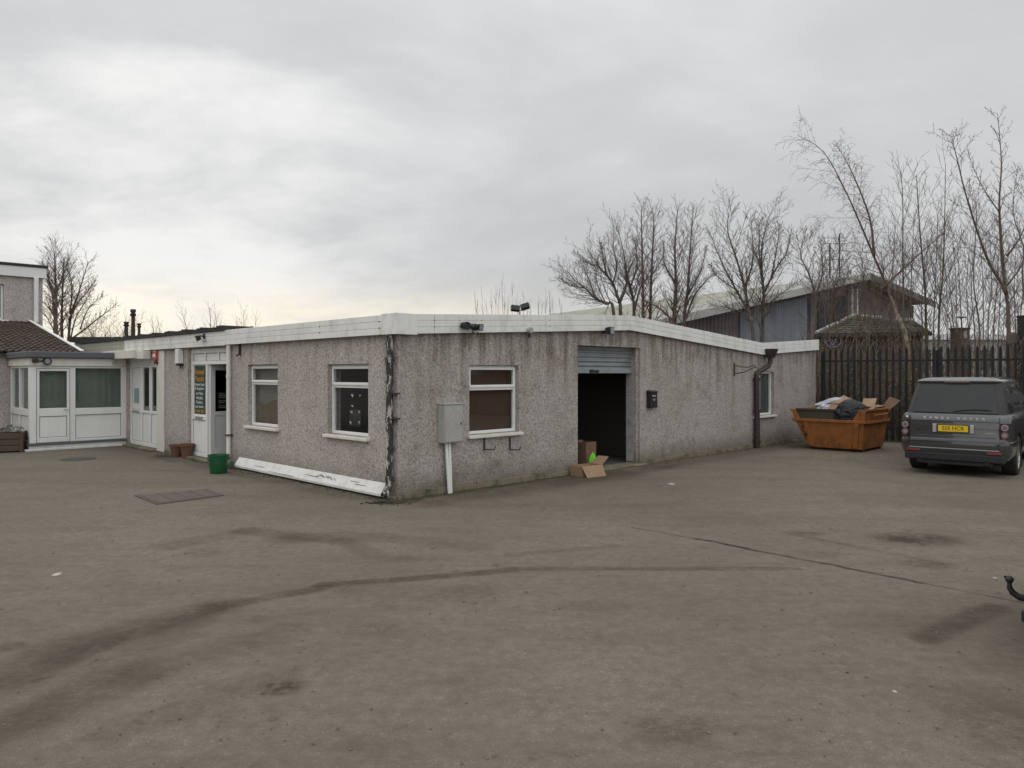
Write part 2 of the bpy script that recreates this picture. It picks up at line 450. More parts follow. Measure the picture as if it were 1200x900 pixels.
# ---- windows
def window(w, s0, s1, z0, z1, zt=None, vm=None, rec=.075, sill=True, mat='upvc', sill_out=.07, fw=.05):
    f = MB(); d = rec
    bx(f, w, s0+.003, s0+fw, d, d+.06, z0+.003, z1-.003); bx(f, w, s1-fw, s1-.003, d, d+.06, z0+.003, z1-.003)
    bx(f, w, s0+fw, s1-fw, d, d+.06, z1-fw, z1-.003); bx(f, w, s0+fw, s1-fw, d, d+.06, z0+.003, z0+fw)
    panes = []
    if zt:
        bx(f, w, s0+fw, s1-fw, d+.001, d+.059, zt-.03, zt+.03)
        # opening light: its own sash standing proud of the frame
        t = .045; a0, a1, b0, b1 = s0+fw-.018, s1-fw+.018, zt+.012, z1-fw+.018
        for r in ((a0, a0+t, b0, b1), (a1-t, a1, b0, b1), (a0+t, a1-t, b1-t, b1), (a0+t, a1-t, b0, b0+t)):
            bx(f, w, r[0], r[1], d-.02, d-.002, r[2], r[3])
        panes += [(a0+t, a1-t, b0+t, b1-t), (s0+fw, s1-fw, z0+fw, zt-.03)]
    elif vm:
        bx(f, w, vm-.035, vm+.035, d+.001, d+.059, z0+fw, z1-fw)
        panes += [(s0+fw, vm-.035, z0+fw, z1-fw), (vm+.035, s1-fw, z0+fw, z1-fw)]
    else: panes += [(s0+fw, s1-fw, z0+fw, z1-fw)]
    fr = f.build('window', M[mat], bld, bevel=.006)
    for p in panes:
        g = MB(); bx(g, w, p[0]-.004, p[1]+.004, d+.028, d+.034, p[2]-.004, p[3]+.004); g.build('pane', M['glass'], fr)
    if sill:
        g = MB(); o = sill_out
        bx(g, w, s0-.05, s1+.05, -o, d-.003, z0-.055, z0-.006); g.build('sill', M['upvc_old'], fr, bevel=.008)
    return fr
f = window('S', w1[0], w1[1], w1[2], w1[3], lz(308, 449)); 
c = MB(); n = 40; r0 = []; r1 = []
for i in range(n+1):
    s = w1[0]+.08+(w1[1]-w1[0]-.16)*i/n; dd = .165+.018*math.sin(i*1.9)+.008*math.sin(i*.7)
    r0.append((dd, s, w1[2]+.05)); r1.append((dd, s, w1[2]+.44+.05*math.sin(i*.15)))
c.loft([r0, r1], False, False, False); c.build('pane_reflection', M['pane_reflection'], f)  # brown folds painted in for the house mirrored in the pane
c = MB(); c.box(.20, .21, w1[0]+.05, w1[1]-.05, w1[2]+.0, w1[3]); c.build('blind', M['net_pale'], f)
f = window('S', w2[0], w2[1], w2[2], w2[3], lz(408, 452.5))
# dark poster held by white corner tapes
c = MB(); z0, z1 = lz(408, 500), lz(408, 480); s0, s1 = lv(415), lv(401.5); c.box(.118, .121, s0, s1, z0, z1); p_ = c.build('poster', M['black_text'], f)
c = MB()
for (px, py, w_, h_) in ((405, 464.5, .05, .04), (414.5, 464.5, .025, .03), (405, 476.5, .05, .025), (404, 484.0, .05, .035), (413.5, 484.0, .03, .035), (403, 496.5, .04, .04), (413.5, 496.5, .03, .045)):
    s, z = lv(px), lz(px, py)
    q_ = -1 if px < 410 else 1
    c.prism([(.1165, s-q_*w_*.8, z+h_*.8), (.1165, s+q_*w_*.8, z+h_*.7), (.1165, s+q_*w_*.55, z-h_*.5), (.1165, s+q_*w_*.1, z-h_*.1)], (-.0015, 0, 0))
c.each('tape', M['plain_white'], f)
f = window('F', wA[0], wA[1], wA[2], wA[3], fz(580, 455))
c = MB(); z = wA[2]+.03
while z < wA[3]-.05:
    c.add([(wA[0]+.05, .145, z), (wA[1]-.05, .145, z), (wA[1]-.05, .165, z+.048), (wA[0]+.05, .165, z+.048)], [(0,1,2,3)]); z += .042
c.build('blind', M['blind'], f)
f = window('F', wB[0], wB[1], wB[2], wB[3], None, fu(893.5))
c = MB(); c.box(wB[0]+.03, wB[1]-.03, .145, .15, wB[2]+.03, wB[3]-.03); c.build('blind', M['canopy'], f)

# ---- roller shutter doorway
u0, u1 = door_u; zt = door_z; uj = fu(737.5)
zs_ = fz(690, 437.5)
ub = fu(746, .12); dj = min(.5, hit(737.5, C0+U*ub, V))
c = MB(); z = zs_+.10
def corr(z0, z1, y):
    r = []; N = 90
    for i in range(N+1):
        z = z0+(z1-z0)*i/N; r.append((z, y+.016*math.sin(2*math.pi*(z-z0)/.085)))
    return r
pts = corr(zs_+.09, zt+.05, .17)
c.loft([[(u0+.01, y, z) for z, y in pts], [(ub-.023, y, z) for z, y in pts]], False, False, False)
sh = c.build('roller_shutter', M['shutter'], bld, smooth=True)
c = MB(); c.box(u0+.01, ub-.024, .14, .20, zs_, zs_+.09); c.build('bottom_rail', M['shutter'], sh, bevel=.006)
c = MB(); c.box(fu(698), fu(703), .12, .139, zs_+.01, zs_+.07); c.box(fu(704.5), fu(708), .115, .139, zs_+.012, zs_+.06); c.build('lock', M['dark_metal'], sh)
c = MB(); z = .05; k = 0
while z < zt-.18:
    z2 = min(z+.225, zt-.16); c.box(ub, u1-.06, .12, dj, z+.006, z2-.006); z = z2
c.build('door_jamb', M['block'], bld, bevel=.006)
c = MB(); c.box(ub-.022, ub-.002, .14, .20, .04, zt-.005); c.build('shutter_guide', M['dark_metal'], bld)
c = MB(); c.box(u1-.058, u1-.004, .05, .30, .0, zt-.002); c.box(ub, u1-.06, .125, .3, zt-.16, zt-.002); c.build('door_jamb', M['dash_front'], bld)
c = MB(); c.box(u0-.05, u1+.05, -.16, .262, .0, .035); c.build('threshold', M['plinth'], bld, bevel=.012)

# ---- side entrance: white panelled frame, open door, green sign
s0, s1 = d2[0], d2[1]
zh = lz(250, 427); ztop = d2[3]
sm = lv(238.5)          # post between the sign panel and the doorway
f = MB()
for a, b in ((s0+.003, s0+.06), (sm-.035, sm+.035), (s1-.07, s1-.003)): f.box(.06, .14, a, b, .06, zh)
f.box(.06, .14, s0+.003, s1-.003, zh+.001, zh+.07); f.box(.06, .14, s0+.003, s1-.003, ztop-.10, ztop-.003)
f.box(.06, .14, s0+.003, s0+.06, zh+.071, ztop-.101); f.box(.06, .14, s1-.07, s1-.003, zh+.071, ztop-.101)
n3 = [s0+.06+(s1-.07-s0-.06)*i/3 for i in range(4)]
for q in n3[1:3]: f.box(.06, .14, q-.03, q+.03, zh+.071, ztop-.101)
f.box(.06, .14, sm+.036, s1-.071, .06, .14); zm = lz(229, 487); f.box(.06, .14, sm+.036, s1-.071, zm-.09, zm)
fr = f.build('door_frame', M['upvc'], bld, bevel=.007)
f = MB()
for a, b in zip(n3, n3[1:]): f.box(.085, .12, a+.02, b-.02, zh+.07, ztop-.10)
f.box(.085, .12, sm+.03, s1-.06, .14, zm-.09); f.box(.09, .115, sm+.03, s1-.06, zm, zh)
f.each('panel', M['upvc'], fr)
f = MB()
for a, b in zip(n3, n3[1:]): gasket(f, 'S', .0845, a+.032, b-.032, zh+.072, ztop-.102)
gasket(f, 'S', .0845, sm+.036, s1-.071, .142, zm-.092)
f.build('seal', M['black_plastic0'], fr)
f = MB(); f.box(.045, .06, lv(234), lv(226), zm-.072, zm-.018); f.build('letter_flap', M['shutter'], fr, bevel=.004)
f = MB(); f.box(-.12, .30, s0, s1, .0, .055); f.build('doorstep', M['plinth'], bld, bevel=.015)
# the door leaf, hinged at the near side and swung inward a little
dw = (sm-.035)-(s0+.06)-.01
dl = empty('door', (.10, sm-.075, .075)); dl.parent = bld; dl.rotation_euler = (0, 0, R(-84))
hh = zh-.08
f = MB(); st = .11
f.box(-.025, .025, 0, st, 0, hh); f.box(-.025, .025, dw-st, dw, 0, hh); f.box(-.025, .025, st, dw-st, hh-.11, hh); f.box(-.025, .025, st, dw-st, 0, .16)
zmid = lz(255, 484)-.075; f.box(-.025, .025, st, dw-st, zmid-.09, zmid)
f.build('leaf_frame', M['upvc'], dl, bevel=.006)
f = MB(); f.box(-.012, .012, st, dw-st, .16, zmid-.09); f.build('leaf_panel', M['upvc'], dl)
f = MB(); f.box(-.004, .004, st-.004, dw-st+.004, zmid-.003, hh-.107); f.build('pane', M['glass_dark'], dl)
f = MB(); f.box(.005, .0085, st+.05, dw-st-.02, zmid+.06, zmid+.40); pn = f.build('notice', M['black_text'], dl)
f = MB(); r_ = random.Random(3); z = zmid+.37
for i in range(9):
    if i not in (3, 6):
        y = st+.09
        for q in range(r_.randint(2, 4)):
            L = r_.uniform(.04, .11)
            if y+L > dw-st-.05: break
            f.box(.0088, .010, y, y+L, z-.012, z); y += L+.015
    z -= .036
f.build('notice_lines', M['cab'], dl)
f = MB(); f.tube([(.026, dw-.06, 1.0), (.07, dw-.06, 1.0), (.07, dw-.17, 1.0)], .011, 8); f.build('handle', M['shutter'], dl)

# ---- far white double door
s0, s1 = d1[0], d1[1]; ztop = d1[3]
f = MB(); zh = lz(172, 428)
a1_ = lv(181.5); a2_ = lv(173); a3_ = lv(163)
for a, b in ((s0+.003, a1_), (a2_-.03, a2_+.03), (a3_-.03, a3_+.03), (s1-.07, s1-.003)): f.box(.05, .13, a, b, .05, zh)
f.box(.05, .13, s0+.003, s1-.003, zh+.001, ztop-.003)
for a, b in ((a1_, a2_-.03), (a2_+.03, a3_-.03), (a3_+.03, s1-.07)):
    f.box(.055, .12, a, b, .05, .14); zq = lz(172, 482); f.box(.055, .12, a, b, zq-.06, zq+.01); f.box(.055, .12, a, b, zh-.05, zh)
df = f.build('double_door', M['upvc'], bld, bevel=.006)
f = MB()
for a, b in ((a1_, a2_-.03), (a2_+.03, a3_-.03), (a3_+.03, s1-.07)): f.box(.08, .10, a, b, .14, zq-.06)
f.box(.08, .10, a3_+.03, s1-.07, zq+.01, zh-.05); f.each('panel', M['upvc'], df)
f = MB()
for a, b in ((a1_, a2_-.03), (a2_+.03, a3_-.03), (a3_+.03, s1-.07)): gasket(f, 'S', .0795, a+.002, b-.002, .142, zq-.062)
gasket(f, 'S', .0795, a3_+.032, s1-.072, zq+.012, zh-.052)
f.build('seal', M['black_plastic0'], df)
f = MB()
for a, b in ((a1_, a2_-.03), (a2_+.03, a3_-.03)):
    f.box(.085, .09, a+.05, b-.05, zq+.01, zh-.05)
f.each('pane', M['glass_dark'], df)
f = MB()
for a, b in ((a1_, a2_-.03), (a2_+.03, a3_-.03)):
    f.box(.06, .11, a, a+.05, zq+.01, zh-.05); f.box(.06, .11, b-.05, b, zq+.01, zh-.05)
f.build('sash', M['upvc'], df, bevel=.005)
f = MB(); f.box(.066, .079, lv(159), lv(154), lz(156, 472), lz(156, 455)); f.build('notice', M['pale_blue'], df)
f = MB(); f.tube([(.05, a2_+.0, zq+.06), (.01, a2_, zq+.06), (.01, a2_+.1, zq+.06)], .01, 8); f.box(.035, .049, lv(160), lv(153), zq-.045, zq-.01); f.build('handle', M['shutter'], df)
f = MB(); f.box(-.16, .25, s0-.05, s1, .0, .045); f.build('doorstep', M['plinth'], bld, bevel=.015)
# white cover board beside it
f = MB(); f.box(-.03, -.003, lv(193.5), lv(185), .02, zC-.32); f.build('cover_board', M['upvc_old'], bld, bevel=.004)
# white boxed shutter housing above the far door
f = MB(); f.box(-.32, -.09, lv(173), lv(135), lz(160, 420.5), lz(160, 411)); f.box(-.26, -.088, lv(181), lv(173)-.004, lz(175, 421), lz(175, 411.5)); f.each('shutter_housing', M['upvc_old'], bld, bevel=.01)

# ---- white flashing board laid against the foot of the side wall
f = MB(); s0 = lv(453.5); s1 = lv(281)
def flash(s): 
    t = (s-s0)/(s1-s0)
    return .215+(.155-.215)*t, .03+.02*t
a0, b0 = flash(s0); a1, b1 = flash(s1)
f.prism([(-.008, s0, a0), (-.115, s0, b0+.035), (-.115, s0, b0), (-.003, s0, b0)], (0, s1-s0, 0))
fl = f.build('flashing_board', M['white_strip'], bld, bevel=.004)
f = MB()
for t, L, q in ((.12, .28, .55), (.16, .22, .35), (.42, .45, .55), (.80, .4, .62), (.62, .9, .93)):
    y = s0+(s1-s0)*t; z = .215-(.215-.065)*q; x = -.008-.107*q-.004
    f.obox((x, y, z), (.006, L, .005), (0, R(-36), R(rnd.uniform(-2, 2))))
for i in range(14):
    y = s0+(s1-s0)*(.27+i*.009); f.obox((-.062+rnd.uniform(-.012, .012), y, .148+rnd.uniform(-.02, .02)), (.006, .02, .03), (R(rnd.uniform(-50, 50)), R(-36), 0))
f.build('scratches', M['black_text'], fl)

# ---- downpipes
def peel():
    k = NT('peeling_black_paint'); v = k.co()
    n = k.noise(k.mp(v, sc=(1.3, 1.3, .4)), 13, 8, .75)
    n5 = k.noise(v, 45, 6, .8)
    c = k.mix(k.mr(k.math('ADD', n, k.math('MULTIPLY', k.math('SUBTRACT', n5, .5), .12)), .525, .56), k.mix(k.mr(n5, .4, .7), (.014, .013, .013), (.07, .062, .055)), k.mix(k.mr(n5, .35, .65), (.30, .28, .25), (.56, .55, .52)))
    k.bump(n, .5, .006)
    return k.fin(c, .6)
M['peel'] = peel()
f = MB(); s = lv(461.5); x = -.075; r = .052
f.tube([(x, s, zC-.30), (x, s, .30), (x-.01, s, .22), (x-.05, s-.02, .13), (x-.13, s-.05, .08)], r, 14)
for z in (2.0, 1.15, .75, .3): f.tube([(x, s, z-.04), (x, s, z+.04)], r+.011, 14)
dp = f.build('downpipe', M['peel'], bld, smooth='auto')
f = MB()
for z in (1.52, 1.16): f.box(-.03, .0, s-.16, s+.04, z-.012, z+.012); f.obox((-.055, s-.10, z), (.05, .12, .02))
f.build('pipe_bracket', M['rust'], dp)
f = MB(); s = lv(271.5); x = -.06; r = .042
f.tube([(x, s, zC-.30), (x, s, .26), (x-.03, s-.02, .17)], r, 14)
for z in (1.75, .62): f.tube([(x, s, z-.03), (x, s, z+.03)], r+.008, 14)
dp = f.build('downpipe', M['upvc_old'], bld, smooth='auto')
f = MB(); f.tube([(x-.03, s-.02, .19), (x-.10, s-.07, .12), (x-.13, s-.30, .10)], .045, 12); f.tube([(x-.13, s-.30, .10), (x-.13, s-.42, .10)], .058, 12); f.build('drain_elbow', M['green_hose'], dp, smooth='auto')
f = MB(); f.box(x-.055, -.003, s-.06, s+.06, .60, .63); f.build('pipe_bracket', M['rust'], dp)
# brown hopper and swan neck by the far window
ua, ub = fu(895.5), fu(883); zh0, zh1 = fz(895, 419.5), fz(895, 409)
f = MB(); f.loft([[(ua-.09, -.09-.0, zh0), (ua+.09, -.09, zh0), (ua+.09, -.235, zh0), (ua-.09, -.235, zh0)], [(ua-.15, -.088, zh1), (ua+.15, -.088, zh1), (ua+.15, -.30, zh1), (ua-.15, -.30, zh1)]])
f.tube([(ua, -.16, zh0+.01), (ua, -.16, zh0-.10), (ua-.05, -.14, zh0-.20), (ub+.12, -.10, zh0-.34), (ub+.01, -.09, zh0-.42), (ub, -.09, zh0-.56)], .055, 12)
f.tube([(ub, -.09, zh0-.50), (ub, -.09, .02)], .068, 12)
for z in (zh0-.52, .9, .15): f.tube([(ub, -.09, z-.04), (ub, -.09, z+.04)], .082, 12)
f.build('downpipe', M['brown_pipe'], bld, smooth='auto')

# ---- glazed porch standing against the side wall, with the two-storey house behind
pv = 11.5; pu = fu(34.5, pv)
pr = empty('glazed_porch', W(pu, pv), RZ, 'white panelled glazed porch with flat grey roof beside the house', 'porch')
PW = -pu-.01; PD = 13.55-pv
def px_(x): return fu(x, pv)-pu
f = MB(); zt = lz(140, 428.5) if False else fz(90, 429, pv); zb = .17
f.box(0, .14, 0, .14, zb, zt)                                   # corner post
for x in (85.3, 145.5): f.box(px_(x)-.06, px_(x)+.06, .01, .11, zb, zt)
zsl = fz(110, 478, pv); zst = fz(110, 484.5, pv)
f.box(.14, px_(85.3)-.06, .01, .11, zt-.06, zt); f.box(px_(85.3)+.06, px_(145.5)-.06, .01, .11, zt-.05, zt)
f.box(px_(85.3)+.06, px_(145.5)-.06, .01, .11, zst-.02, zsl); f.box(px_(85.3)+.06, px_(145.5)-.06, .01, .11, zb, zb+.06)
for y in (PD*.52, PD-.05): f.box(.01, .11, y-.03, y+.03, zb, zt)
for a, b in ((.14, PD*.52-.03), (PD*.52+.03, PD-.08)):
    f.box(.01, .11, a, b, zt-.05, zt); f.box(.01, .11, a, b, zst-.02, zsl); f.box(.01, .11, a, b, zb, zb+.06)
f.build('frame', M['upvc'], pr, bevel=.008)
f = MB(); f.box(px_(85.3)+.06, px_(145.5)-.06, .045, .07, zb+.06, zst-.02)
for a, b in ((.14, PD*.52-.03), (PD*.52+.03, PD-.08)): f.box(.045, .07, a, b, zb+.06, zst-.02)
f.each('panel', M['upvc'], pr)
f = MB(); gasket(f, 'F', .0445, px_(85.3)+.062, px_(145.5)-.062, zb+.062, zst-.022, .014); gasket(f, 'F', .054, px_(85.3)+.062, px_(145.5)-.062, zsl+.002, zt-.052, .012)
for a, b in ((.142, PD*.52-.032), (PD*.52+.032, PD-.082)): gasket(f, 'S', .0445, a, b, zb+.062, zst-.022, .014)
f.build('seal', M['black_plastic0'], pr)
f = MB(); f.box(px_(85.3)+.055, px_(145.5)-.055, .055, .061, zsl, zt-.05); f.build('pane', M['glass'], pr)
for a, b in ((.14, PD*.52-.03), (PD*.52+.03, PD-.08)):
    f = MB(); f.box(.055, .061, a, b, zsl, zt-.05); f.build('pane', M['glass'], pr)
a, b = .145, px_(85.3)-.065
f = MB(); 
f.box(a, a+.055, .0, .06, zb+.01, zt-.065); f.box(b-.055, b, .0, .06, zb+.01, zt-.065); f.box(a+.055, b-.055, 0, .06, zt-.12, zt-.065)
f.box(a+.055, b-.055, 0, .06, zst-.03, zsl+.02); f.box(a+.055, b-.055, 0, .06, zb+.01, zb+.12)
dr = f.build('door', M['upvc'], pr, bevel=.008)
f = MB(); f.box(a+.055, b-.055, .02, .045, zb+.12, zst-.03); f.build('door_panel', M['upvc'], dr)
f = MB(); gasket(f, 'F', .0195, a+.057, b-.057, zb+.122, zst-.032, .014); gasket(f, 'F', .029, a+.057, b-.057, zsl+.022, zt-.122, .012); gasket(f, 'F', -.0005, a-.004, b+.004, zb+.004, zt-.06, .009); f.build('seal', M['black_plastic0'], dr)
f = MB(); f.box(a+.055, b-.055, .03, .035, zsl+.02, zt-.12); f.build('pane', M['glass'], dr)
f = MB(); f.tube([(b-.045, 0, zsl-.02), (b-.045, -.05, zsl-.02), (b-.14, -.05, zsl-.02)], .01, 8); f.build('handle', M['shutter'], dr)
f = MB(); f.box(-.05, PW, -.06, .0, .115, .165); f.box(-.05, -.001, .001, PD, .115, .165); f.build('cill', M['canopy'], pr, bevel=.006)
f = MB(); f.box(-.02, PW, -.02, .14, 0, .114); f.box(-.02, .14, .141, PD, 0, .114); f.box(-.12, PW*.93, -.20, -.021, .004, .05); f.build('plinth', M['white_strip'], pr, bevel=.006)
ztp = fz(60, 419.5, pv)
f = MB(); f.box(-.03, PW, -.04, PD, zt, ztp); f.build('fascia', M['upvc_old'], pr, bevel=.01)
f = MB(); f.box(-.10, PW-.02, -.14, PD, ztp+.001, ztp+.15); f.build('roof', M['canopy'], pr, bevel=.02)
f = MB(); f.box(.13, PW, .16, .165, zsl-.1, zt-.02); f.box(.16, .165, .17, PD-.1, zsl-.1, zt-.02); f.build('net_curtain', M['net'], pr)
f = MB(); f.box(.12, PW, PD-.05, PD-.02, .0, zt-.01); f.box(.2, PW, .9, 1.0, 0, .8); f.build('back_wall', M['net'], pr)
f = MB(); 
for x in (.5, 1.3, 1.55): f.box(x, x+.05, PD-.4, PD-.36, .1, zt-.05)
f.box(.15, PW, .12, PD-.06, .01, .03); f.each('inner_post', M['net'], pr)

# house
hv = 13.6; hu = -.42
hs = empty('rendered_house', W(hu, hv), RZ, 'two storey rendered house with brown tiled lean-to roof at the left edge', 'house')
vU = 5.6; HL = 9.5
uc = fu(50, hv+vU)-hu
zup = 1.8+(438-326.5)*((C0+V*(hv+vU)+U*(uc+hu)).y)/870
f = MB(); f.box(-HL, -.02, .0, .25, 0, 2.3); f.box(-.25, -.02, .252, vU+3, 0, 2.3); f.build('wall', M['dash_house'], hs)
f = MB()
wx0 = fu(-6, hv+vU)-hu; wx1 = fu(4.5, hv+vU)-hu; Yw = (C0+V*(hv+vU)+U*(wx1+hu)).y
wz0, wz1 = zz(375, Yw), zz(333, Yw)
wall(f, (uc, vU), (-1, 0), (0, 1), HL, [(0, zup), (HL, zup)], [(uc-wx1, uc-wx0, wz0, wz1)], .25, 2.3)
wall(f, (uc, vU+.251), (0, 1), (-1, 0), 7, [(0, zup), (7, zup)], [], .2, 2.3)
f.build('wall', M['dash_house'], hs)
f = MB()
f.box(wx0+.003, wx0+.06, vU+.08, vU+.14, wz0, wz1); f.box(wx1-.07, wx1-.003, vU+.08, vU+.14, wz0, wz1); f.box(wx0+.06, wx1-.07, vU+.08, vU+.14, wz1-.07, wz1-.003); f.box(wx0+.06, wx1-.07, vU+.08, vU+.14, wz0, wz0+.07)
wn = f.build('window', M['upvc'], hs, bevel=.006)
f = MB(); f.box(wx0+.06, wx1-.07, vU+.11, vU+.116, wz0+.07, wz1-.07); f.build('pane', M['glass_dark'], wn)
f = MB(); f.box(wx0-.1, wx1+.12, vU-.08, vU+.07, wz0-.07, wz0-.003); f.build('sill', M['upvc'], wn, bevel=.01)
f = MB(); f.box(-HL, uc+.09, vU-.10, vU+7.3, zup+.001, zup+.33); f.build('fascia', M['upvc'], hs, bevel=.01)
f = MB(); f.box(-HL, uc+.13, vU-.14, vU+7.3, zup+.332, zup+.42); f.build('roof', M['felt'], hs, bevel=.02)
f = MB(); xg = fu(41.5, hv+vU)-hu; f.tube([(xg, vU-.10, zup-.0), (xg, vU-.10, 3.45)], .07, 10); f.build('downpipe', M['upvc'], hs, smooth='auto')
# tiled lean-to roof: rows of interlocking tiles
zl0 = 2.33; pz = zz(378.6, (C0+V*(hv+vU)+U*(fu(41, hv+vU))).y)
ang = math.atan2(pz-zl0, vU+.15); Lr = math.hypot(pz-zl0, vU+.15)
f = MB(); rows = 19; tw = .30
for i in range(rows):
    a = Lr*i/rows; b = Lr*(i+1.12)/rows
    def rp(x, s, h): return (x, -.15+s*math.cos(ang)-h*math.sin(ang), zl0+s*math.sin(ang)+h*math.cos(ang))
    x = -.06
    while x > -HL:
        w_ = tw-.006; j = rnd.uniform(-.004, .006)
        prof_t = [(0, .0), (.03, .028), (.075, .03), (.11, .004), (.16, 0), (.19, .026), (.24, .028), (w_, .0)]
        lo = [rp(x-w_+q, a, .045+h+j) for q, h in prof_t]; hi = [rp(x-w_+q, b, .012+h+j) for q, h in prof_t]; lb = [rp(x-w_+q, a, .01+h) for q, h in prof_t]
        f.loft([lb, lo, hi], False, False, False); x -= tw
k_ = NT('roof_tile'); v_ = k_.co(); 
gx = k_.vor(k_.mp(v_, sc=(3.3, 3.4, 0)), 1., 'F1', 1)
M['tile'] = k_.fin(k_.mix(k_.mr(k_.noise(v_, 5, 6, .7), .5, .7, 0, .8), k_.mix(k_.sep(gx)[0], (.045, .030, .026), (.085, .055, .045)), (.10, .105, .06)), .85)
f.build('tiled_roof', M['tile'], hs)
f = MB(); f.prism([rp(-.06, 0, -.09), rp(-.06, Lr, -.09), rp(-.06, Lr, .07), rp(-.06, 0, .07)], (.035, 0, 0)); f.prism([rp(-.03, -.03, .071), rp(-.03, Lr, .071), rp(-.03, Lr, .10), rp(-.03, -.03, .10)], (-.09, 0, 0))
f.build('verge_board', M['upvc'], hs, bevel=.006)
f = MB(); f.prism([rp(-HL, 0, -.02), rp(-.07, 0, -.02), rp(-.07, Lr, -.02), rp(-HL, Lr, -.02)], (0, 0, -.04)); f.build('roof_deck', M['felt'], hs)
f = MB(); ring = lambda x: [(x, -.15+.055*math.cos(t)-.055, zl0-.01+.055*math.sin(t)) for t in [math.pi+math.pi*i/8 for i in range(9)]]
f.loft([ring(-HL), ring(-2.35)], False, False, False); f.box(-HL, -2.35, -.14, -.11, zl0-.22, zl0-.0)
f.build('gutter', M['upvc_old'], hs)
# ------------------------------------------------------------------ ground
def ss(a, b, x):
    t = max(0., min(1., (x-a)/(b-a))); return t*t*(3-2*t)
def gz(X, Y): return -.10*ss(5., 7.6, X)*(1-ss(14.6, 17., Y))
def gset(a, b, st): return [a+(b-a)*i/st for i in range(st+1)]
xs = [-400, -150, -60, -30]+gset(-20, 20, 80)+[30, 60, 150, 400]
ys = [-400, -120, -40, -12]+gset(-4, 26, 75)+[40, 70, 150, 400]
mb = MB()
mb.v = [(x, y, gz(x, y)) for y in ys for x in xs]
n = len(xs)
mb.f = [[j*n+i, j*n+i+1, (j+1)*n+i+1, (j+1)*n+i] for j in range(len(ys)-1) for i in range(n-1)]; mb.mi = [0]*len(mb.f)
k = NT('asphalt_yard'); v = k.co(); 
dis = k.vmath('SUBTRACT', k.noise(v, .9, 5, .65, color=True), (.5, .5, .5))
vd = k.vmath('ADD', v, k.vmath('MULTIPLY', dis, (.9, .9, 0)))
vd2 = k.vmath('ADD', v, k.vmath('MULTIPLY', dis, (.14, .14, 0)))
speck = k.noise(v, 130, 3, .75)
c = k.ramp(speck, (.30, (.100, .085, .064)), (.5, (.190, .165, .129)), (.66, (.262, .230, .184)), (.8, (.35, .315, .26)))
agg = k.vor(v, 85, 'F1', 1)
c = k.mix(k.mr(k.sep(agg)[0], .93, .96, 0, .5), c, (.30, .28, .245))
fine = k.noise(v, 11, 8, .72)
c = k.mix(k.mr(fine, .36, .64, .55, 0), c, (.095, .080, .064))
big = k.noise(v, .32, 6, .62)
c = k.mix(k.mr(big, .38, .62, .42, 0), c, (.105, .089, .071))
tr = k.noise(k.mp(v, rot=(0, 0, .35), sc=(.22, 1.6, 1)), .8, 6, .65)
c = k.mix(k.mr(tr, .48, .66, 0, .28), c, (.088, .073, .057))
spots = k.noise(v, 4.5, 3, .5)
c = k.mix(k.mr(spots, .68, .76, 0, .6), c, (.055, .046, .042))
mot = k.noise(k.mp(v, loc=(9, 3, 0), rot=(0, 0, -.3), sc=(1, 1.7, 1)), 1.7, 9, .78)
c = k.mix(k.mr(mot, .52, .70, 0, .48), c, (.085, .070, .054))
c = k.mix(k.mr(mot, .34, .46, .18, 0), c, (.27, .24, .205))
soft = k.math('ADD', k.math('MULTIPLY', k.noise(v, 2.4, 5, .7), .45), k.math('MULTIPLY', k.noise(k.mp(v, sc=(1, 1.8, 1)), 13, 7, .8), .55))
def P(px, py): return ground(px, py)
def ellipse(px, py, dx, dy, colr, st, hard=.35):
    global c
    p = P(px, py); Y = p.y; sx = dx*Y/F; sy = dy*Y*Y/(F*H)
    q = k.vmath('MULTIPLY', k.vmath('SUBTRACT', vd2, tuple(p)), (1/sx, 1/sy, 0))
    d = k.vmath('LENGTH', q)
    m = k.math('MULTIPLY', k.mr(d, 1.15, hard, 0, st, True), k.mr(soft, .42, .55, .16, 1))
    c = k.mix(m, c, colr)
def seg(a, b, w, colr, st, vv=None, world=False, edge=.3):
    global c
    a = Vector(a) if world else P(*a); b = Vector(b) if world else P(*b); d = b-a; L = d.length_squared
    rel = k.vmath('SUBTRACT', vv or vd2, tuple(a))
    t = k.math('DIVIDE', k.vmath('DOT_PRODUCT', rel, tuple(d)), L, clamp=True)
    n_ = k.node('ShaderNodeVectorMath', operation='SCALE'); n_.inputs[0].default_value = tuple(d); k.put(n_.inputs[3], t)
    e = k.vmath('LENGTH', k.vmath('SUBTRACT', rel, n_.outputs[0]))
    m = k.math('MULTIPLY', k.mr(e, w, w*edge, 0, st, True), k.mr(soft, .40, .56, .30, 1))
    c = k.mix(m, c, colr)
DK = (.050, .038, .026)
for e in ((330, 805, 32, 12, 1.), (300, 726, 14, 6, .5), (345, 632, 42, 8, .55), (235, 648, 32, 8, .45), (12, 757, 20, 7, .65), (320, 842, 8, 4, .6), (560, 690, 40, 8, .3),
          (475, 655, 25, 5, .4), (790, 855, 70, 26, .5), (1075, 632, 62, 10, 1.), (1092, 662, 36, 7, .5), (945, 625, 30, 4, .5), (1180, 850, 90, 70, .4), (90, 620, 60, 5, .3), (960, 650, 40, 6, .3), (430, 740, 60, 10, .3), (700, 710, 60, 10, .25)):  # large lower right ellipse paints the parked car's shadow on the tarmac
    ellipse(*e[:4], DK, e[4])
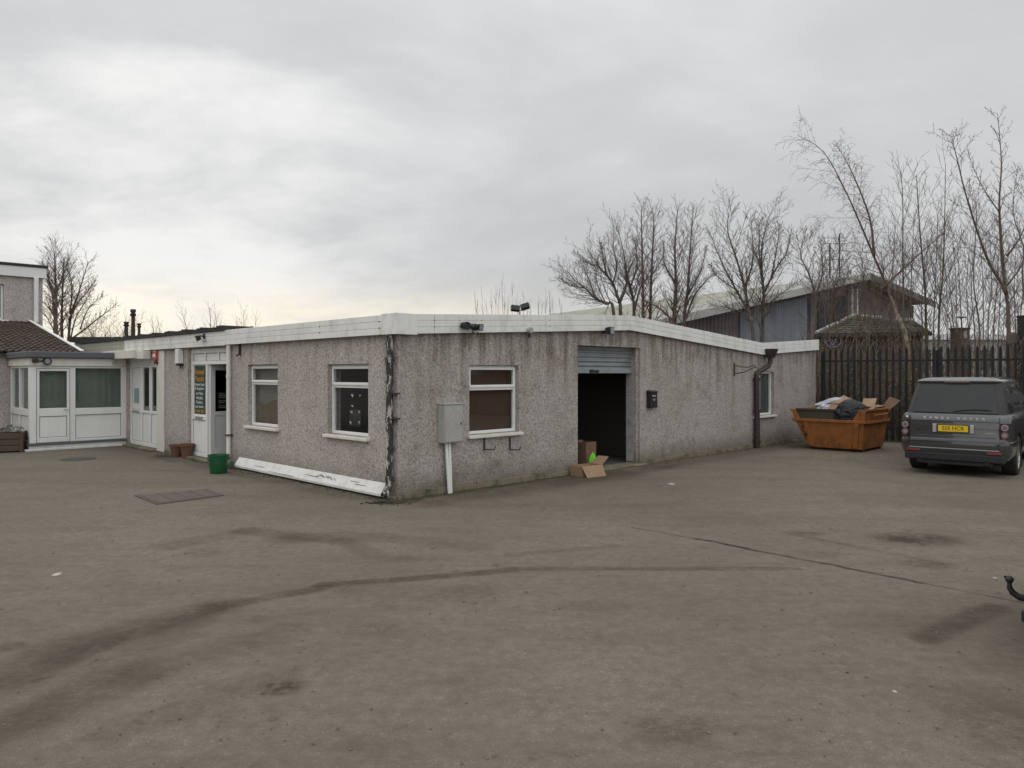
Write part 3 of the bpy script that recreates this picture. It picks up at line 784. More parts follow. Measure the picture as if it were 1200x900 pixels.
for a, b, w, st in (((0, 800), (80, 760), .40, .45), ((80, 760), (250, 711), .34, .5), ((0, 856), (165, 790), .30, .42), ((165, 790), (330, 740), .28, .3), ((200, 640), (290, 622), .3, .35), ((290, 622), (400, 634), .26, .5), ((400, 634), (440, 652), .2, .35), ((400, 626), (560, 640), .30, .3), ((420, 690), (560, 700), .3, .28), ((250, 712), (380, 688), .14, .75), ((380, 686), (600, 668), .13, .8), ((600, 667), (930, 666), .11, .6), ((1085, 748), (1165, 712), .16, .7), ((0, 800), (120, 755), .2, .4), ((120, 755), (250, 712), .16, .5), ((0, 860), (250, 712), .25, .35),
                    ((130, 860), (330, 790), .2, .3), ((600, 650), (720, 640), .12, .3), ((930, 626), (1100, 660), .10, .3)):
    seg(a, b, w, DK, st)
# wet, dirty margin along the foot of the walls
for a, b, w, st in ((W(.2, -.35), W(door_u[0]+.5, -.55), .75, .6), (W(door_u[1], -.3), W(uE, -.35), .7, .5), (W(-.25, .1), W(-.3, 8), .4, .5), (W(-.3, 8), W(-.3, 12), .5, .35), (W(2.8, -.5), W(6, -.6), .45, .6)):
    seg(a, b, w, (.058, .047, .030), st, vd, True)
seg(W(.05, -.1), W(4.5, -.06), .14, (.05, .055, .024), .8, vd2, True); seg(W(-.1, -.2), W(-.1, .4), .2, (.04, .045, .02), .85, vd2, True)
# repaired trench: a narrow open joint crossing the yard
vd3 = k.vmath('ADD', v, k.vmath('MULTIPLY', k.vmath('SUBTRACT', k.noise(v, 2.2, 4, .6, color=True), (.5, .5, .5)), (.16, .16, 0)))
seg((742, 618), (890, 646), .022, (.03, .024, .022), .8, vd3, edge=.4); seg((815, 631), (1080, 683), .045, (.03, .022, .02), .95, vd3, edge=.35); seg((1080, 683), (1200, 707), .03, (.04, .03, .028), .6, vd3, edge=.4)
for px, py, s in ((65, 673, 9), (1049, 810, 5), (787, 567, 9), (1166, 677, 4)):
    p = P(px, py); d = k.vmath('LENGTH', k.vmath('MULTIPLY', k.vmath('SUBTRACT', vd2, tuple(p)), (1, .7, 0)))
    c = k.mix(k.mr(d, s*p.y/F*.6, s*p.y/F*.2, 0, .7), c, (.62, .61, .58))
hb = k.math('ADD', k.math('MULTIPLY', speck, .5), k.math('MULTIPLY', fine, .9))
k.bump(hb, .5, .012)
M['asphalt'] = k.fin(c, .93, 0, .18)
gr = mb.build('ground', M['asphalt']); tag(gr, kind='structure')

# metal inspection cover set in a sunken tarmac patch
a_, b_, c_, d_ = ground(160, 581), ground(240, 574), ground(260, 581), ground(185, 591)
ctr = (a_+b_+c_+d_)/4
e = empty('inspection_cover', (ctr.x, ctr.y, .003), 0, 'dark rectangular iron inspection cover set in the yard left of the building corner', 'manhole cover')
mb = MB(); q = [p-ctr for p in (a_, d_, c_, b_)]
mb.prism([(p.x*1.06, p.y*1.06, 0) for p in q], (0, 0, .006)); mb.build('frame', dirty('cover_frame', (.075, .062, .055), .85), e)
mb = MB(); 
N = 9
for i in range(N):
    for j in range(4):
        def L2(s, t): 
            a = q[0].lerp(q[1], s); b = q[3].lerp(q[2], s); r = a.lerp(b, t); return (r.x*.95, r.y*.95, .0062)
        g = .012
        s0_, s1_, t0_, t1_ = i/N+g, (i+1)/N-g, j/4+g, (j+1)/4-g
        mb.prism([L2(s0_, t0_), L2(s1_, t0_), L2(s1_, t1_), L2(s0_, t1_)], (0, 0, .004))
mb.build('cover_plate', dirty('cover_plate', (.125, .105, .092), .85, scale=6, amt=.6, dirt=(.07, .058, .05)), e)
# faint round cover by the porch
mb = MB(); p = ground(92, 538); mb.tube([(p.x, p.y, .0), (p.x, p.y, .008)], .33, 28); o = mb.build('drain_cover', dirty('drain_cover', (.06, .055, .05), .8)); tag(o, 'round dark drain cover in the yard in front of the glazed porch', 'drain cover')

# ------------------------------------------------------------------ fittings on the building
def onwall(w, s, z, d=0.):
    """world matrix of a fitting: local x to the right along the wall, y into the wall, z up"""
    if w == 'F': return W(s, -d, z), RZ
    return W(-d, s, z), RZ-math.pi/2
def flood(name, w, s, z, d, lab, sz=(.17, .10, .14), tilt=25, yaw=0, grp=None, cable=True):
    loc, rz = onwall(w, s, z, d)
    e = empty(name, loc, rz, lab, 'security light', grp)
    m = Matrix.Rotation(R(yaw), 4, 'Z') @ Matrix.Rotation(R(tilt), 4, 'X')
    b = MB(); a = sz
    b.loft([[(-a[0]/2, -a[1]-.08, -a[2]/2), (a[0]/2, -a[1]-.08, -a[2]/2), (a[0]/2, -a[1]-.08, a[2]/2), (-a[0]/2, -a[1]-.08, a[2]/2)],
            [(-a[0]/2*.8, -.08, -a[2]/2*.75), (a[0]/2*.8, -.08, -a[2]/2*.75), (a[0]/2*.8, -.08, a[2]/2*.75), (-a[0]/2*.8, -.08, a[2]/2*.75)]])
    b.v = [tuple(m @ Vector(p)) for p in b.v]; b.build('lamp_body', M['dark_metal'], e, bevel=.008)
    b = MB(); b.box(-a[0]*.42, a[0]*.42, -a[1]-.086, -a[1]-.081, -a[2]*.4, a[2]*.4); b.v = [tuple(m @ Vector(p)) for p in b.v]; b.build('lamp_glass', M['lampglass'], e)
    b = MB(); b.box(-.035, .035, -.02, 0, -.05, .05); b.tube([(0, -.01, 0), (0, -.09, 0)], .014, 8)
    if cable: b.tube([(.02, -.03, -.02), (.03, -.05, -.10), (.05, -.02, -.14), (.06, -.005, -.08)], .005, 6)
    b.build('bracket', M['dark_metal'], e)
    return e
uz = lambda px: fu(px)
flood('security_light', 'F', fu(551.5), fz(551, 383.5), .086, 'small square black floodlight on the white fascia beside the twin lamp', (.11, .06, .11), 5, 10)
# twin sensor lamp
e = empty('sensor_lamp', W(fu(541), -.086, fz(541, 382)), RZ, 'dark cylindrical twin sensor lamp on the white fascia left of the square floodlight', 'security light')
b = MB(); b.tube([(-.07, -.02, 0), (-.07, -.13, -.01)], [.05, .062], 14); b.build('lamp_head', M['dark_metal'], e, smooth='auto')
b = MB(); b.tube([(.0, -.03, 0), (.10, -.10, -.02)], [.032, .045], 12); b.build('lamp_head', M['dark_metal'], e, smooth='auto')
b = MB(); b.box(-.05, .03, -.03, 0, -.04, .04); b.tube([(-.1, -.04, .04), (0, -.05, .055), (.08, -.06, .02), (.12, -.02, -.06), (.16, -.01, -.12)], .006, 6); b.build('bracket', M['dark_metal'], e)
flood('security_light', 'F', fu(704), fz(703, 388), .05, 'grey boxy floodlight under the white fascia above the roller shutter doorway', (.15, .12, .15), 0, 8)
flood('security_light', 'S', lv(244.5), lz(245, 394), .086, 'dark floodlight on the white fascia above the green shop sign', (.13, .09, .12), 20, -15)
e = empty('junction_box', W(fu(615), -.088, fz(615, 387.5)), RZ, 'small grey round junction box at the bottom of the white fascia', 'junction box')
b = MB(); b.tube([(0, 0, 0), (0, -.055, 0)], .052, 16); b.tube([(0, -.056, 0), (0, -.066, 0)], .044, 16); b.build('housing', M['cab'], e, smooth='auto')
b = MB(); b.box(-.012, .012, -.03, -.001, -.12, -.045); b.build('cable_stub', M['dark_metal'], e)
# lamps on the porch
e = empty('security_light', W(pu+px_(51), pv-.045, fz(51, 423, pv)), RZ, 'round dark lamp with a sensor on the porch fascia', 'security light')
b = MB(); b.tube([(.05, 0, 0), (.05, -.10, -.01)], [.08, .09], 16); b.build('lamp_head', M['dark_metal'], e, smooth='auto')
b = MB(); b.tube([(.05, -.101, -.01), (.05, -.106, -.01)], .06, 16); b.build('lamp_glass', M['lampglass'], e)
b = MB(); b.box(-.24, -.13, -.09, 0, -.04, .05); b.tube([(-.13, -.02, 0), (.05, -.02, 0)], .015, 8); b.build('sensor', M['dark_metal'], e, bevel=.01)
o = MB().tube([(0, 0, 0), (0, -.04, 0)], .055, 16).build('bulkhead_lamp', M['cab'], None, smooth='auto'); o.location = W(pu+px_(133), pv-.045, fz(133, 424, pv)); o.rotation_euler = (0, 0, RZ); tag(o, 'small pale round lamp at the right end of the porch fascia', 'lamp')
# alarm boxes
loc, rz = onwall('S', lv(185.3), lz(185, 417.5), .03)
e = empty('alarm_box', loc, rz, 'red burglar alarm box on the wall between the two white entrances', 'alarm box')
b = MB(); b.prism([(-.11, 0, .12), (.11, 0, .12), (.11, 0, -.06), (.05, 0, -.13), (-.05, 0, -.13), (-.11, 0, -.06)], (0, -.06, 0)); b.build('housing', M['red'], e, bevel=.01)
b = MB(); b.box(-.07, .07, -.064, -.0605, -.02, .05); b.build('badge', M['white_text'], e)
b = MB(); b.box(-.03, .10, -.05, -.005, -.18, -.135); b.build('base', M['dark_metal'], e)
loc, rz = onwall('S', lv(213.5), lz(213, 417.5), .003)
e = empty('alarm_box', loc, rz, 'tall white plastic alarm box left of the green shop sign', 'alarm box')
b = MB(); b.box(-.085, .085, -.12, 0, -.16, .15); b.build('housing', M['upvc'], e, bevel=.012)
b = MB(); b.box(-.07, .08, -.10, -.01, -.21, -.161); b.tube([(-.04, -.02, -.21), (-.04, -.02, -.27)], .01, 8); b.build('base', M['dark_metal'], e)

# shop sign
zt_, zb_ = lz(229, 428.5), lz(229, 485)
sl, sr = lv(223.5), lv(235.8); sc_ = (sl+sr)/2; sw = sl-sr
loc, rz = onwall('S', sc_, (zt_+zb_)/2, -.055)
loc, rz = onwall('S', sc_, (zt_+zb_)/2, -.087)
e = empty('shop_sign', loc, rz, 'tall narrow green shop sign with orange and white lettering beside the open door', 'sign')
hh = (zt_-zb_)/2
b = MB(); b.box(-sw/2, sw/2, -.010, 0, -hh, hh); b.build('board', M['green_sign'], e)
def sgn(txt, z, size, mat, sx=.62):
    me_m = Matrix.Translation((0, -.0125, z)) @ Matrix.Rotation(R(90), 4, 'X')
    o = text('lettering', txt, size, mat, e, Matrix.Identity(4), .001, 1.)
    xs_ = [v.co.x for v in o.data.vertices]; wd = max(xs_)-min(xs_)
    o.data.transform(me_m @ Matrix.Diagonal((sx*sw/wd, 1, 1, 1))); return o
H2 = 2*hh
def zr(y): return hh-(y-20/13.64*0-50)/(815-50)*H2
for t, y, s, m_, x_ in (('Kennel', 150, .165, 'orange_text', .84), ('Foods', 260, .165, 'orange_text', .78), ('Animal Feed', 350, .085, 'white_text', .90), ('& Supplies', 413, .085, 'white_text', .84), ('for Pets', 493, .085, 'white_text', .66),
                    ('Wildlife', 567, .085, 'white_text', .64), ('Poultry', 632, .085, 'white_text', .6), ('and more', 700, .085, 'white_text', .76), ('01454 321', 775, .09, 'orange_text', .9)):
    sgn(t, zr(y), s, M[m_], x_)

# meter cabinet and conduits
uc0, uc1 = fu(511), fu(536); zc1, zc0 = fz(524, 474), fz(524, 518)
e = empty('meter_cabinet', W((uc0+uc1)/2, -.003, 0), RZ, 'grey wall mounted electricity meter cabinet with two white pipes to the ground', 'meter cabinet')
hw = (uc1-uc0)/2-.03
b = MB(); b.box(-hw, hw, -.15, 0, zc0, zc1); b.box(-hw-.01, hw+.01, -.165, 0, zc1+.001, zc1+.022); b.build('cabinet', M['cab'], e, bevel=.008)
b = MB(); b.box(-hw+.015, hw-.008, -.162, -.151, zc0+.015, zc1-.012); d_ = b.build('door', M['cab'], e, bevel=.004)
b = MB(); b.box(hw-.05, hw-.035, -.172, -.163, (zc0+zc1)/2-.02, (zc0+zc1)/2+.02); b.build('lock', M['dark_metal'], d_)
for dx, by in ((-.075, .02), (-.01, -.01)):
    b = MB(); b.tube([(dx, -.06, zc0), (dx+.0, -.06, .9), (dx+by+.04, -.07, .004)], .025, 10); b.build('conduit', M['upvc'], e, smooth='auto')
# iron hooks below the window
for i, (px, lab) in enumerate(((567, 'left'), (597, 'right'))):
    u = fu(px); z1 = fz(px, 512.5); z0 = fz(px, 527.5)
    e = empty('wall_hook', W(u, -.003, 0), RZ, f'rusty iron hook bracket hanging under the blind covered window, the {lab} one of two', 'hook')
    b = MB(); b.box(-.012, .012, -.02, 0, z0, z1); b.build('back_strap', M['rust'], e)
    b = MB(); b.tube([(0, -.018, z0+.01), (.05, -.08, z0+.01), (.11, -.13, z0+.015), (.12, -.14, z0+.06)], .010, 6); b.build('arm', M['rust'], e)
# rusty hanging sign bracket near the far window
u = fu(860); e = empty('sign_bracket', W(u, -.003, fz(860, 433)), RZ, 'rusty empty sign bracket with curled arm on the front wall near the far window', 'bracket')
b = MB(); b.box(-.02, .02, -.015, 0, -.16, .16); b.build('back_strap', M['rust'], e)
b = MB(); b.tube([(0, -.01, -.10), (.12, -.20, -.06), (.20, -.34, .02), (.24, -.42, .06)], .012, 6); b.tube([(0, -.01, .10), (.1, -.15, .06), (.17, -.28, .05), (.24, -.38, .10), (.26, -.42, .05)], .010, 6); b.build('arm', M['rust'], e)
# letterbox
u = fu(761.5); e = empty('letterbox', W(u, -.003, fz(761, 468)), RZ, 'black metal letterbox on the wall right of the roller shutter doorway', 'letterbox')
b = MB(); b.box(-.12, .12, -.10, 0, -.17, .14); b.prism([(-.13, 0, .141), (-.13, -.12, .141), (-.13, -.11, .165), (-.13, 0, .185)], (.26, 0, 0)); b.build('box', M['dark_metal'], e, bevel=.006)
b = MB(); b.box(-.06, .06, -.105, -.1005, .06, .085); b.box(-.03, .03, -.105, -.1005, -.02, .01); b.build('plate', M['cab'], e)
# floodlights on a short mast on the roof
pm = W(fu(609, 8.9), 8.9); rz_ = roofz(fu(609, 8.9))
e = empty('roof_floodlights', (pm.x, pm.y, rz_-.02), 0, 'pair of square floodlights on a short pole rising above the fascia', 'floodlights')
Yp = pm.y; zt_ = zz(361, Yp)-rz_+.02
b = MB(); b.tube([(0, 0, 0), (0, 0, zt_-.12)], .03, 8); b.tube([(-.17, 0, zt_-.10), (.20, 0, zt_-.07)], .02, 6); b.build('pole', M['cab'], e)
b = MB(); b.obox((-.15, 0, zt_-.01), (.30, .14, .20), (R(-25), R(6), R(15))); b.build('lamp', M['dark_metal'], e, bevel=.02)
b = MB(); b.obox((.18, 0, zt_+.05), (.30, .14, .20), (R(-25), R(-16), R(-15))); b.build('lamp', M['dark_metal'], e, bevel=.02)
# flues behind the side roof
for px, y0, s, lab in ((148, 377, .95, 'short dark clay flue with a domed cap, left of the tall one'), (156, 362.5, 1.0, 'tall dark clay flue rising above the mossy roof edge'), (163, 379, .72, 'small thin dark flue, right of the tall one')):
    Yf = 20.9; p = gp(px, Yf); zb_ = 2.62; h = zz(y0, Yf)-zb_
    rr = .050*s
    e = empty('roof_flue', (p.x, p.y, zb_), 0, lab, 'flue', 'flues above the side roof')
    b = MB(); b.tube([(0,0,0), (0,0,h*.5), (0,0,h*.86)], [rr*1.25, rr*1.05, rr], 12); b.build('shaft', M['brown_pipe'], e, smooth='auto')
    b = MB(); b.tube([(0,0,h*.80), (0,0,h*.83), (0,0,h*.87), (0,0,h*.90), (0,0,h*.93), (0,0,h)], [rr*1.3, rr*1.6, rr*1.6, rr*.95, rr*1.5, rr*1.45], 12); b.build('cap', M['brown_pipe'], e, smooth='auto')
# low outbuilding roof behind
Yo = 25.0; p = gp(107, Yo)
mb = MB(); mb.box(-.55, .55, 0, 3, 0, zz(398.5, Yo)-.08); e = empty('outbuilding', (p.x, p.y, 0), 0, 'low dark outbuilding top showing behind the mossy roof edge', 'outbuilding'); mb.build('wall', M['dash_house'], e)
mb = MB(); mb.box(-.66, .66, -.12, 3.1, zz(398.5, Yo)-.079, zz(397, Yo)+.06); mb.build('roof', M['felt'], e, bevel=.02)
# iron bracket stub under the fascia
u_ = lv(282); b = MB(); b.box(-.02, .02, -.04, -.003, -.12, .10); b.tube([(0, -.03, -.10), (.01, -.09, -.13)], .015, 6); o = b.build('wall_bracket', M['rust']); loc, rz = onwall('S', u_, lz(282, 409)); o.location = loc; o.rotation_euler = (0, 0, rz); tag(o, 'small rusty iron stub under the fascia right of the white downpipe', 'bracket')

# ------------------------------------------------------------------ loose things in front of the doors
def lathe(mb, prof, n=24, sx=1.):
    rings = [[(r*math.cos(2*math.pi*i/n)*sx, r*math.sin(2*math.pi*i/n), z) for i in range(n)] for r, z in prof]
    return mb.loft(rings, True, False)
p = ground(251.5, 556); e = empty('green_bucket', (p.x, p.y+.18, .0), .3, 'green plastic builders bucket standing by the open shop door', 'bucket')
b = MB(); lathe(b, [(.14, .0), (.145, .01), (.165, .17), (.178, .31), (.19, .315), (.19, .335), (.178, .335), (.155, .19), (.135, .02), (.01, .02)]); b.build('tub', M['green_plastic'], e, smooth='auto')
b = MB(); b.tube([(.185*math.cos(t), .19*math.sin(t)*.25-.178, .31-.10*math.sin(t)) for t in [math.pi*i/10 for i in range(11)]], .006, 6); b.build('handle', M['dark_metal'], e)
def pot(px, py, r, h, lab, dx=0):
    p = ground(px, py); e = empty('flower_pot', (p.x+dx, p.y+r, .03), rnd.random(), lab, 'flower pot', 'flower pots by the entrance')
    b = MB(); lathe(b, [(r*.62, -.03), (r*.66, 0), (r*.88, h*.78), (r*1.0, h*.79), (r*1.03, h), (r*.92, h), (r*.85, h*.85), (r*.82, h*.8), (.01, h*.8)], 20); b.build('pot', M['terracotta'], e, smooth='auto')
    b = MB(); 
    for i in range(26):
        a = rnd.random()*6.28; q = r*.7*rnd.random(); b.obox((q*math.cos(a), q*math.sin(a), h*.82+rnd.random()*.02), (.03, .02, .015), (rnd.random(), rnd.random(), a))
    b.build('soil', M['timber'], e)
    return e
pot(203, 536, .145, .23, 'weathered low terracotta pot, left of the pair by the shop entrance')
pot(215.5, 538, .15, .28, 'taller terracotta pot, right of the pair by the shop entrance')
# dead stalks and weeds by the pots (one clump)
b = MB(); p = ground(190, 536)
for i in range(70):
    a = rnd.uniform(0, 6.28); q = rnd.uniform(0, .25); x, y = q*math.cos(a)*1.4, q*math.sin(a)*.5; h = rnd.uniform(.03, .12); t = rnd.uniform(-.06, .06)
    b.add([(x-.006, y, 0), (x+.006, y, 0), (x+t, y+rnd.uniform(-.04, .04), h)], [(0,1,2)])
M['weed'] = dirty('weed_green', (.07, .085, .035), .8); M['deadleaf'] = dirty('dead_leaf', (.13, .085, .05), .9)
o = b.build('weeds', M['weed']); o.location = (p.x, p.y+.12, 0); tag(o, 'low weeds growing at the wall foot beside the terracotta pots', 'weeds', kind='stuff')
# moss and dead leaves along the wall foot
b = MB()
for i in range(900):
    if rnd.random() < .62: u = rnd.uniform(0, uE-.3); q = W(u, -abs(rnd.gauss(0, .10))-.05)
    else: q = W(-abs(rnd.gauss(0, .07))-.12, rnd.uniform(.2, 7))
    if rnd.random() < .25: q = W(rnd.gauss(0, .18)-.05, -abs(rnd.gauss(0, .14))-.06)
    s = rnd.uniform(.008, .024); b.obox((q.x, q.y, gz(q.x, q.y)+s*.25), (s, s*rnd.uniform(.5, 1), s*.4), (rnd.random(), rnd.random(), rnd.random()*3))
o = b.build('moss_crumbs', dirty('moss_crumbs', (.075, .07, .04), .95)); tag(o, 'moss crumbs and grit gathered along the foot of the walls', 'debris', kind='stuff')
# black leaf debris by the broken downpipe shoe
b = MB(); p = ground(448, 590)
for i in range(60): 
    s = rnd.uniform(.015, .04); b.obox((rnd.gauss(0, .14), rnd.gauss(0, .05), .008), (s, s*.6, .012), (rnd.uniform(-.4, .4), rnd.uniform(-.4, .4), rnd.random()*3))
o = b.build('wet_leaves', dirty('wet_leaves', (.012, .011, .009), .5)); o.location = p; tag(o, 'black wet leaves heaped at the foot of the peeling downpipe', 'leaves', kind='stuff')

# timber planter at the left
p = ground(10, 531); e = empty('timber_planter', (p.x-.33, p.y+.3, 0), RZ-.35, 'brown timber planter box with low green plants at the left edge', 'planter')
b = MB()
for z in (.03, .17, .31):
    b.box(-.42, .42, -.30, -.265, z, z+.128); b.box(-.42, .42, .265, .30, z, z+.128); b.box(-.42, -.385, -.264, .264, z, z+.128); b.box(.385, .42, -.264, .264, z, z+.128)
b.build('side_boards', M['timber'], e, bevel=.006)
b = MB()
for x in (-.43, .37): 
    for y in (-.31, .25): b.box(x, x+.06, y-.005, y+.065, 0, .455)
b.build('corner_post', M['timber'], e, bevel=.005)
b = MB(); b.box(-.38, .38, -.26, .26, .02, .38); b.build('soil', M['felt'], e)
b = MB()
for i in range(650):
    x, y = rnd.uniform(-.38, .38), rnd.uniform(-.26, .26); z = .38+rnd.random()*(.17+.07*math.sin(x*9)); a = rnd.random()*6.28; s = rnd.uniform(.015, .035); t = rnd.uniform(-.8, .8)
    d = Vector((math.cos(a), math.sin(a), t)).normalized(); w_ = d.cross(Vector((0, 0, 1))).normalized()*s*.5; c_ = Vector((x, y, z))
    b.add([c_-w_, c_+d*s, c_+w_, c_-d*s], [(0,1,2,3)])
M['leaf'] = dirty('shrub_leaf', (.035, .06, .03), .6); b.build('foliage', M['leaf'], e)

# boxes in the shutter doorway
def cbox(loc, rz, sz, lab, flaps=(), mat='card', name='cardboard_box', tilt=(0, 0)):
    e = empty(name, loc, rz, lab, 'cardboard box'); x, y, z = sz; t = .006; e.rotation_euler = (tilt[0], tilt[1], rz)
    b = MB(); b.box(-x/2, x/2, -y/2, -y/2+t, 0, z); b.box(-x/2, x/2, y/2-t, y/2, 0, z); b.box(-x/2, -x/2+t, -y/2+t, y/2-t, 0, z); b.box(x/2-t, x/2, -y/2+t, y/2-t, 0, z); b.box(-x/2+t, x/2-t, -y/2+t, y/2-t, .001, t)
    b.build('carton', M[mat], e)
    for sd, ang, ln in flaps:
        b = MB(); 
        if sd in 'fb':
            s = -1 if sd == 'f' else 1; c0 = Vector((0, s*y/2, z)); d = Vector((0, s*math.sin(R(ang)), math.cos(R(ang))))*ln
            b.prism([c0-Vector((x/2, 0, 0)), c0+Vector((x/2, 0, 0)), c0+Vector((x/2-.02, 0, 0))+d, c0-Vector((x/2-.02, 0, 0))+d], (0, 0, .004) if ang > 45 else (0, .004, 0))
        else:
            s = -1 if sd == 'l' else 1; c0 = Vector((s*x/2, 0, z)); d = Vector((s*math.sin(R(ang)), 0, math.cos(R(ang))))*ln
            b.prism([c0-Vector((0, y/2, 0)), c0+Vector((0, y/2, 0)), c0+Vector((0, y/2-.02, 0))+d, c0-Vector((0, y/2-.02, 0))+d], (0, 0, .004) if ang > 45 else (.004, 0, 0))
        b.build('flap', M[mat], e)
    return e
p = W(fu(685, .35), .35); cbox((p.x, p.y, .036), RZ+.1, (.34, .30, .48), 'upright dark brown cardboard box just inside the roller shutter doorway', (('b', 5, .02),), 'card_dark')
p = W(fu(686, -.22)-.0, -.24); cbox((p.x, p.y, .004), RZ-.12, (.50, .30, .18), 'open light brown cardboard box with wide flaps outside the roller shutter doorway', (('f', 148, .22), ('r', 55, .22)), 'card', tilt=(0, R(0)))
b = MB(); p = W(fu(697, -.02), .02)
rings = []
for i in range(7):
    z = .30*i/6; r = .10*math.sin(math.pi*(.25+.7*i/6))
    rings.append([(r*(1+.25*noise.noise(Vector((math.cos(a)*2, math.sin(a)*2, z*9))))*math.cos(a), r*.7*math.sin(a), z+.02*math.sin(a*3)) for a in [6.283*j/16 for j in range(16)]])
b.loft(rings); o = b.build('lime_bag', M['lime'], None, smooth=True); o.location = (p.x, p.y, .036); o.rotation_euler = (0, 0, RZ); tag(o, 'bright lime green bag standing behind the open cardboard box', 'bag')
# ------------------------------------------------------------------ skip with rubbish
M['skip'] = dirty('skip_orange', (.27, .098, .022), .75, scale=4, amt=.9, dirt=(.085, .042, .024), bump=.25)
M['skip_dark'] = dirty('skip_inside', (.13, .05, .018), .85, scale=5, amt=.6)
pn = ground(1010, 531)
SA = R(-47+5)      # local x = long side direction, local y = away
e = empty('rubbish_skip', (pn.x, pn.y, 0), R(-44), 'orange steel rubbish skip heaped with cardboard and bags beside the far wall', 'skip')
SK = e
Ls, Wd = 1.54, 1.62; xb0, xb1 = -Ls+.30, -.03
zl, zh = .72, .98
def sky_(y):     # side panel outline, x from right (0) to left (-Ls)
    return [(xb0, .06), (xb1, .06), (.05, zl), (.09, zh), (-.06, zh), (-.22, zl+.0), (-Ls+.12, zl), (-Ls-.01, zh-.04), (-Ls-.09, zh-.04), (-Ls-.02, zl)]
ti = .10
def inset(z): return ti*(1-z/zl) if z < zl else 0
def side(yside):
    s = 1 if yside else -1
    pts = [(x, (Wd-inset(z)) if yside else inset(z), z) for x, z in sky_(0)]
    return pts
b = MB(); b.prism(side(0), (0, .035, 0)); b.build('side_panel', [M['skip']], e, bevel=.006)
b = MB(); b.prism(side(1), (0, -.035, 0)); b.build('side_panel', [M['skip']], e, bevel=.006)
def endp(xb, xl, xt, zt_, s):
    q = MB(); y0, y1 = inset(.06)+.036, Wd-inset(.06)-.036
    q.prism([(xb, y0, .06), (xb, y1, .06), (xl, Wd-.036, zl), (xl, .036, zl)], (s*.03, 0, 0))
    q.prism([(xl, .036, zl+.001), (xl, Wd-.036, zl+.001), (xt, Wd-.036, zt_), (xt, .036, zt_)], (s*.03, 0, 0)); return q
endp(xb1-.002, .048, .088, zh, -1).build('end_panel', M['skip'], e)
endp(xb0+.002, -Ls-.018, -Ls-.088, zh-.04, 1).build('end_panel', M['skip'], e)
b = MB(); b.box(xb0+.01, xb1-.01, .14, Wd-.14, .05, .09); b.build('floor', M['skip_dark'], e)
b = MB()
for yy in (-.028, Wd-.03): b.box(-Ls-.06, .09, yy, yy+.058, zl-.055, zl+.012)
b.box(.05, .115, .03, Wd-.03, zl-.06, zl-.005); b.box(-Ls-.075, -Ls-.02, .03, Wd-.03, zl-.06, zl-.005)
b.box(.085, .125, .0, Wd, zh-.035, zh+.012); b.box(-Ls-.12, -Ls-.075, 0, Wd, zh-.075, zh-.03)
b.tube([(.165, .45, zh-.13), (.165, 1.25, zh-.13)], .018, 8); b.box(.07, .17, .44, .48, zh-.16, zh-.10); b.box(.07, .17, 1.22, 1.26, zh-.16, zh-.10)
b.build('rim', M['skip'], e, bevel=.01)
b = MB()
for x in (xb0+.02, xb1-.20):      # slanting ribs up the side
    b.prism([(x, .055, .08), (x+.12, .055, .08), (x+.17 if x > -.8 else x-.02, -.03, zl-.06), (x+.06 if x > -.8 else x-.13, -.03, zl-.06)], (0, .06, 0))
for x in (-1.18, -.88, -.62, -.33): b.prism([(x, .05, .07), (x+.085, .05, .07), (x+.085, .03, .20), (x, .03, .20)], (0, .04, 0))
b.each('rib', M['skip'], e, bevel=.006)
b = MB(); 
for z in (.36, .55): b.tube([(-Ls+.28-(z-.3)*.28, .06, z), (-Ls+.28-(z-.3)*.28, -.01-(z*.0), z)], .035, 12)
b.each('lifting_pin', M['dark_metal'], e, smooth='auto')
b = MB(); b.box(xb0, xb1, .2, .3, 0, .05); b.box(xb0, xb1, Wd-.3, Wd-.2, 0, .05); b.each('skid', M['rust'], e)
skm = Matrix.Translation((pn.x, pn.y, 0)) @ Matrix.Rotation(R(-44), 4, 'Z')
def SW(x, y, z): return skm @ Vector((x, y, z))
def blob(name, mat, loc, sc, lab, cat, seed=0, amp=.18, n=3, sharp=1.6):
    bm = bmesh.new(); bmesh.ops.create_icosphere(bm, subdivisions=5, radius=1)
    for v in bm.verts:
        q = v.co.copy(); d = noise.fractal(q*sharp+Vector((seed, 0, 0)), 1., 2., n); r_ = 1-abs(noise.noise(q*3.4+Vector((0, seed, 0))))*amp*1.3
        v.co = Vector((q.x*sc[0], q.y*sc[1], max(q.z, -.75)*sc[2]))*(1+amp*d)*r_
    me = bpy.data.meshes.new(name); bm.to_mesh(me); bm.free(); me.materials.append(mat); me.polygons.foreach_set('use_smooth', [True]*len(me.polygons))
    o = bpy.data.objects.new(name, me); col.objects.link(o); o.location = loc; tag(o, lab, cat); return o
blob('rubbish_bag', M['bin_bag'], SW(-.36, .38, .84), (.40, .31, .35), 'big dark grey rubbish bag bulging over the low front rim of the skip', 'bag', 4, .12)
blob('rubbish_bag', M['bin_bag'], SW(-.75, .95, .55), (.6, .5, .33), 'dark bag buried under the cardboard in the middle of the skip', 'bag', 9, .15)
blob('rubbish_bag', M['polythene'], SW(-1.02, .55, .92), (.20, .22, .17), 'pale grey polythene bundle heaped at the left of the skip load', 'bag', 2, .22)
blob('blue_wrap', M['pale_blue'], SW(-1.40, .42, .80), (.20, .20, .10), 'pale blue green plastic wrap at the left corner of the skip', 'plastic wrap', 5, .3)
blob('blue_wrap', M['pale_blue'], SW(-.46, .13, .71), (.07, .05, .12), 'pale green plastic scrap between the board and the dark bag', 'plastic wrap', 6, .3)
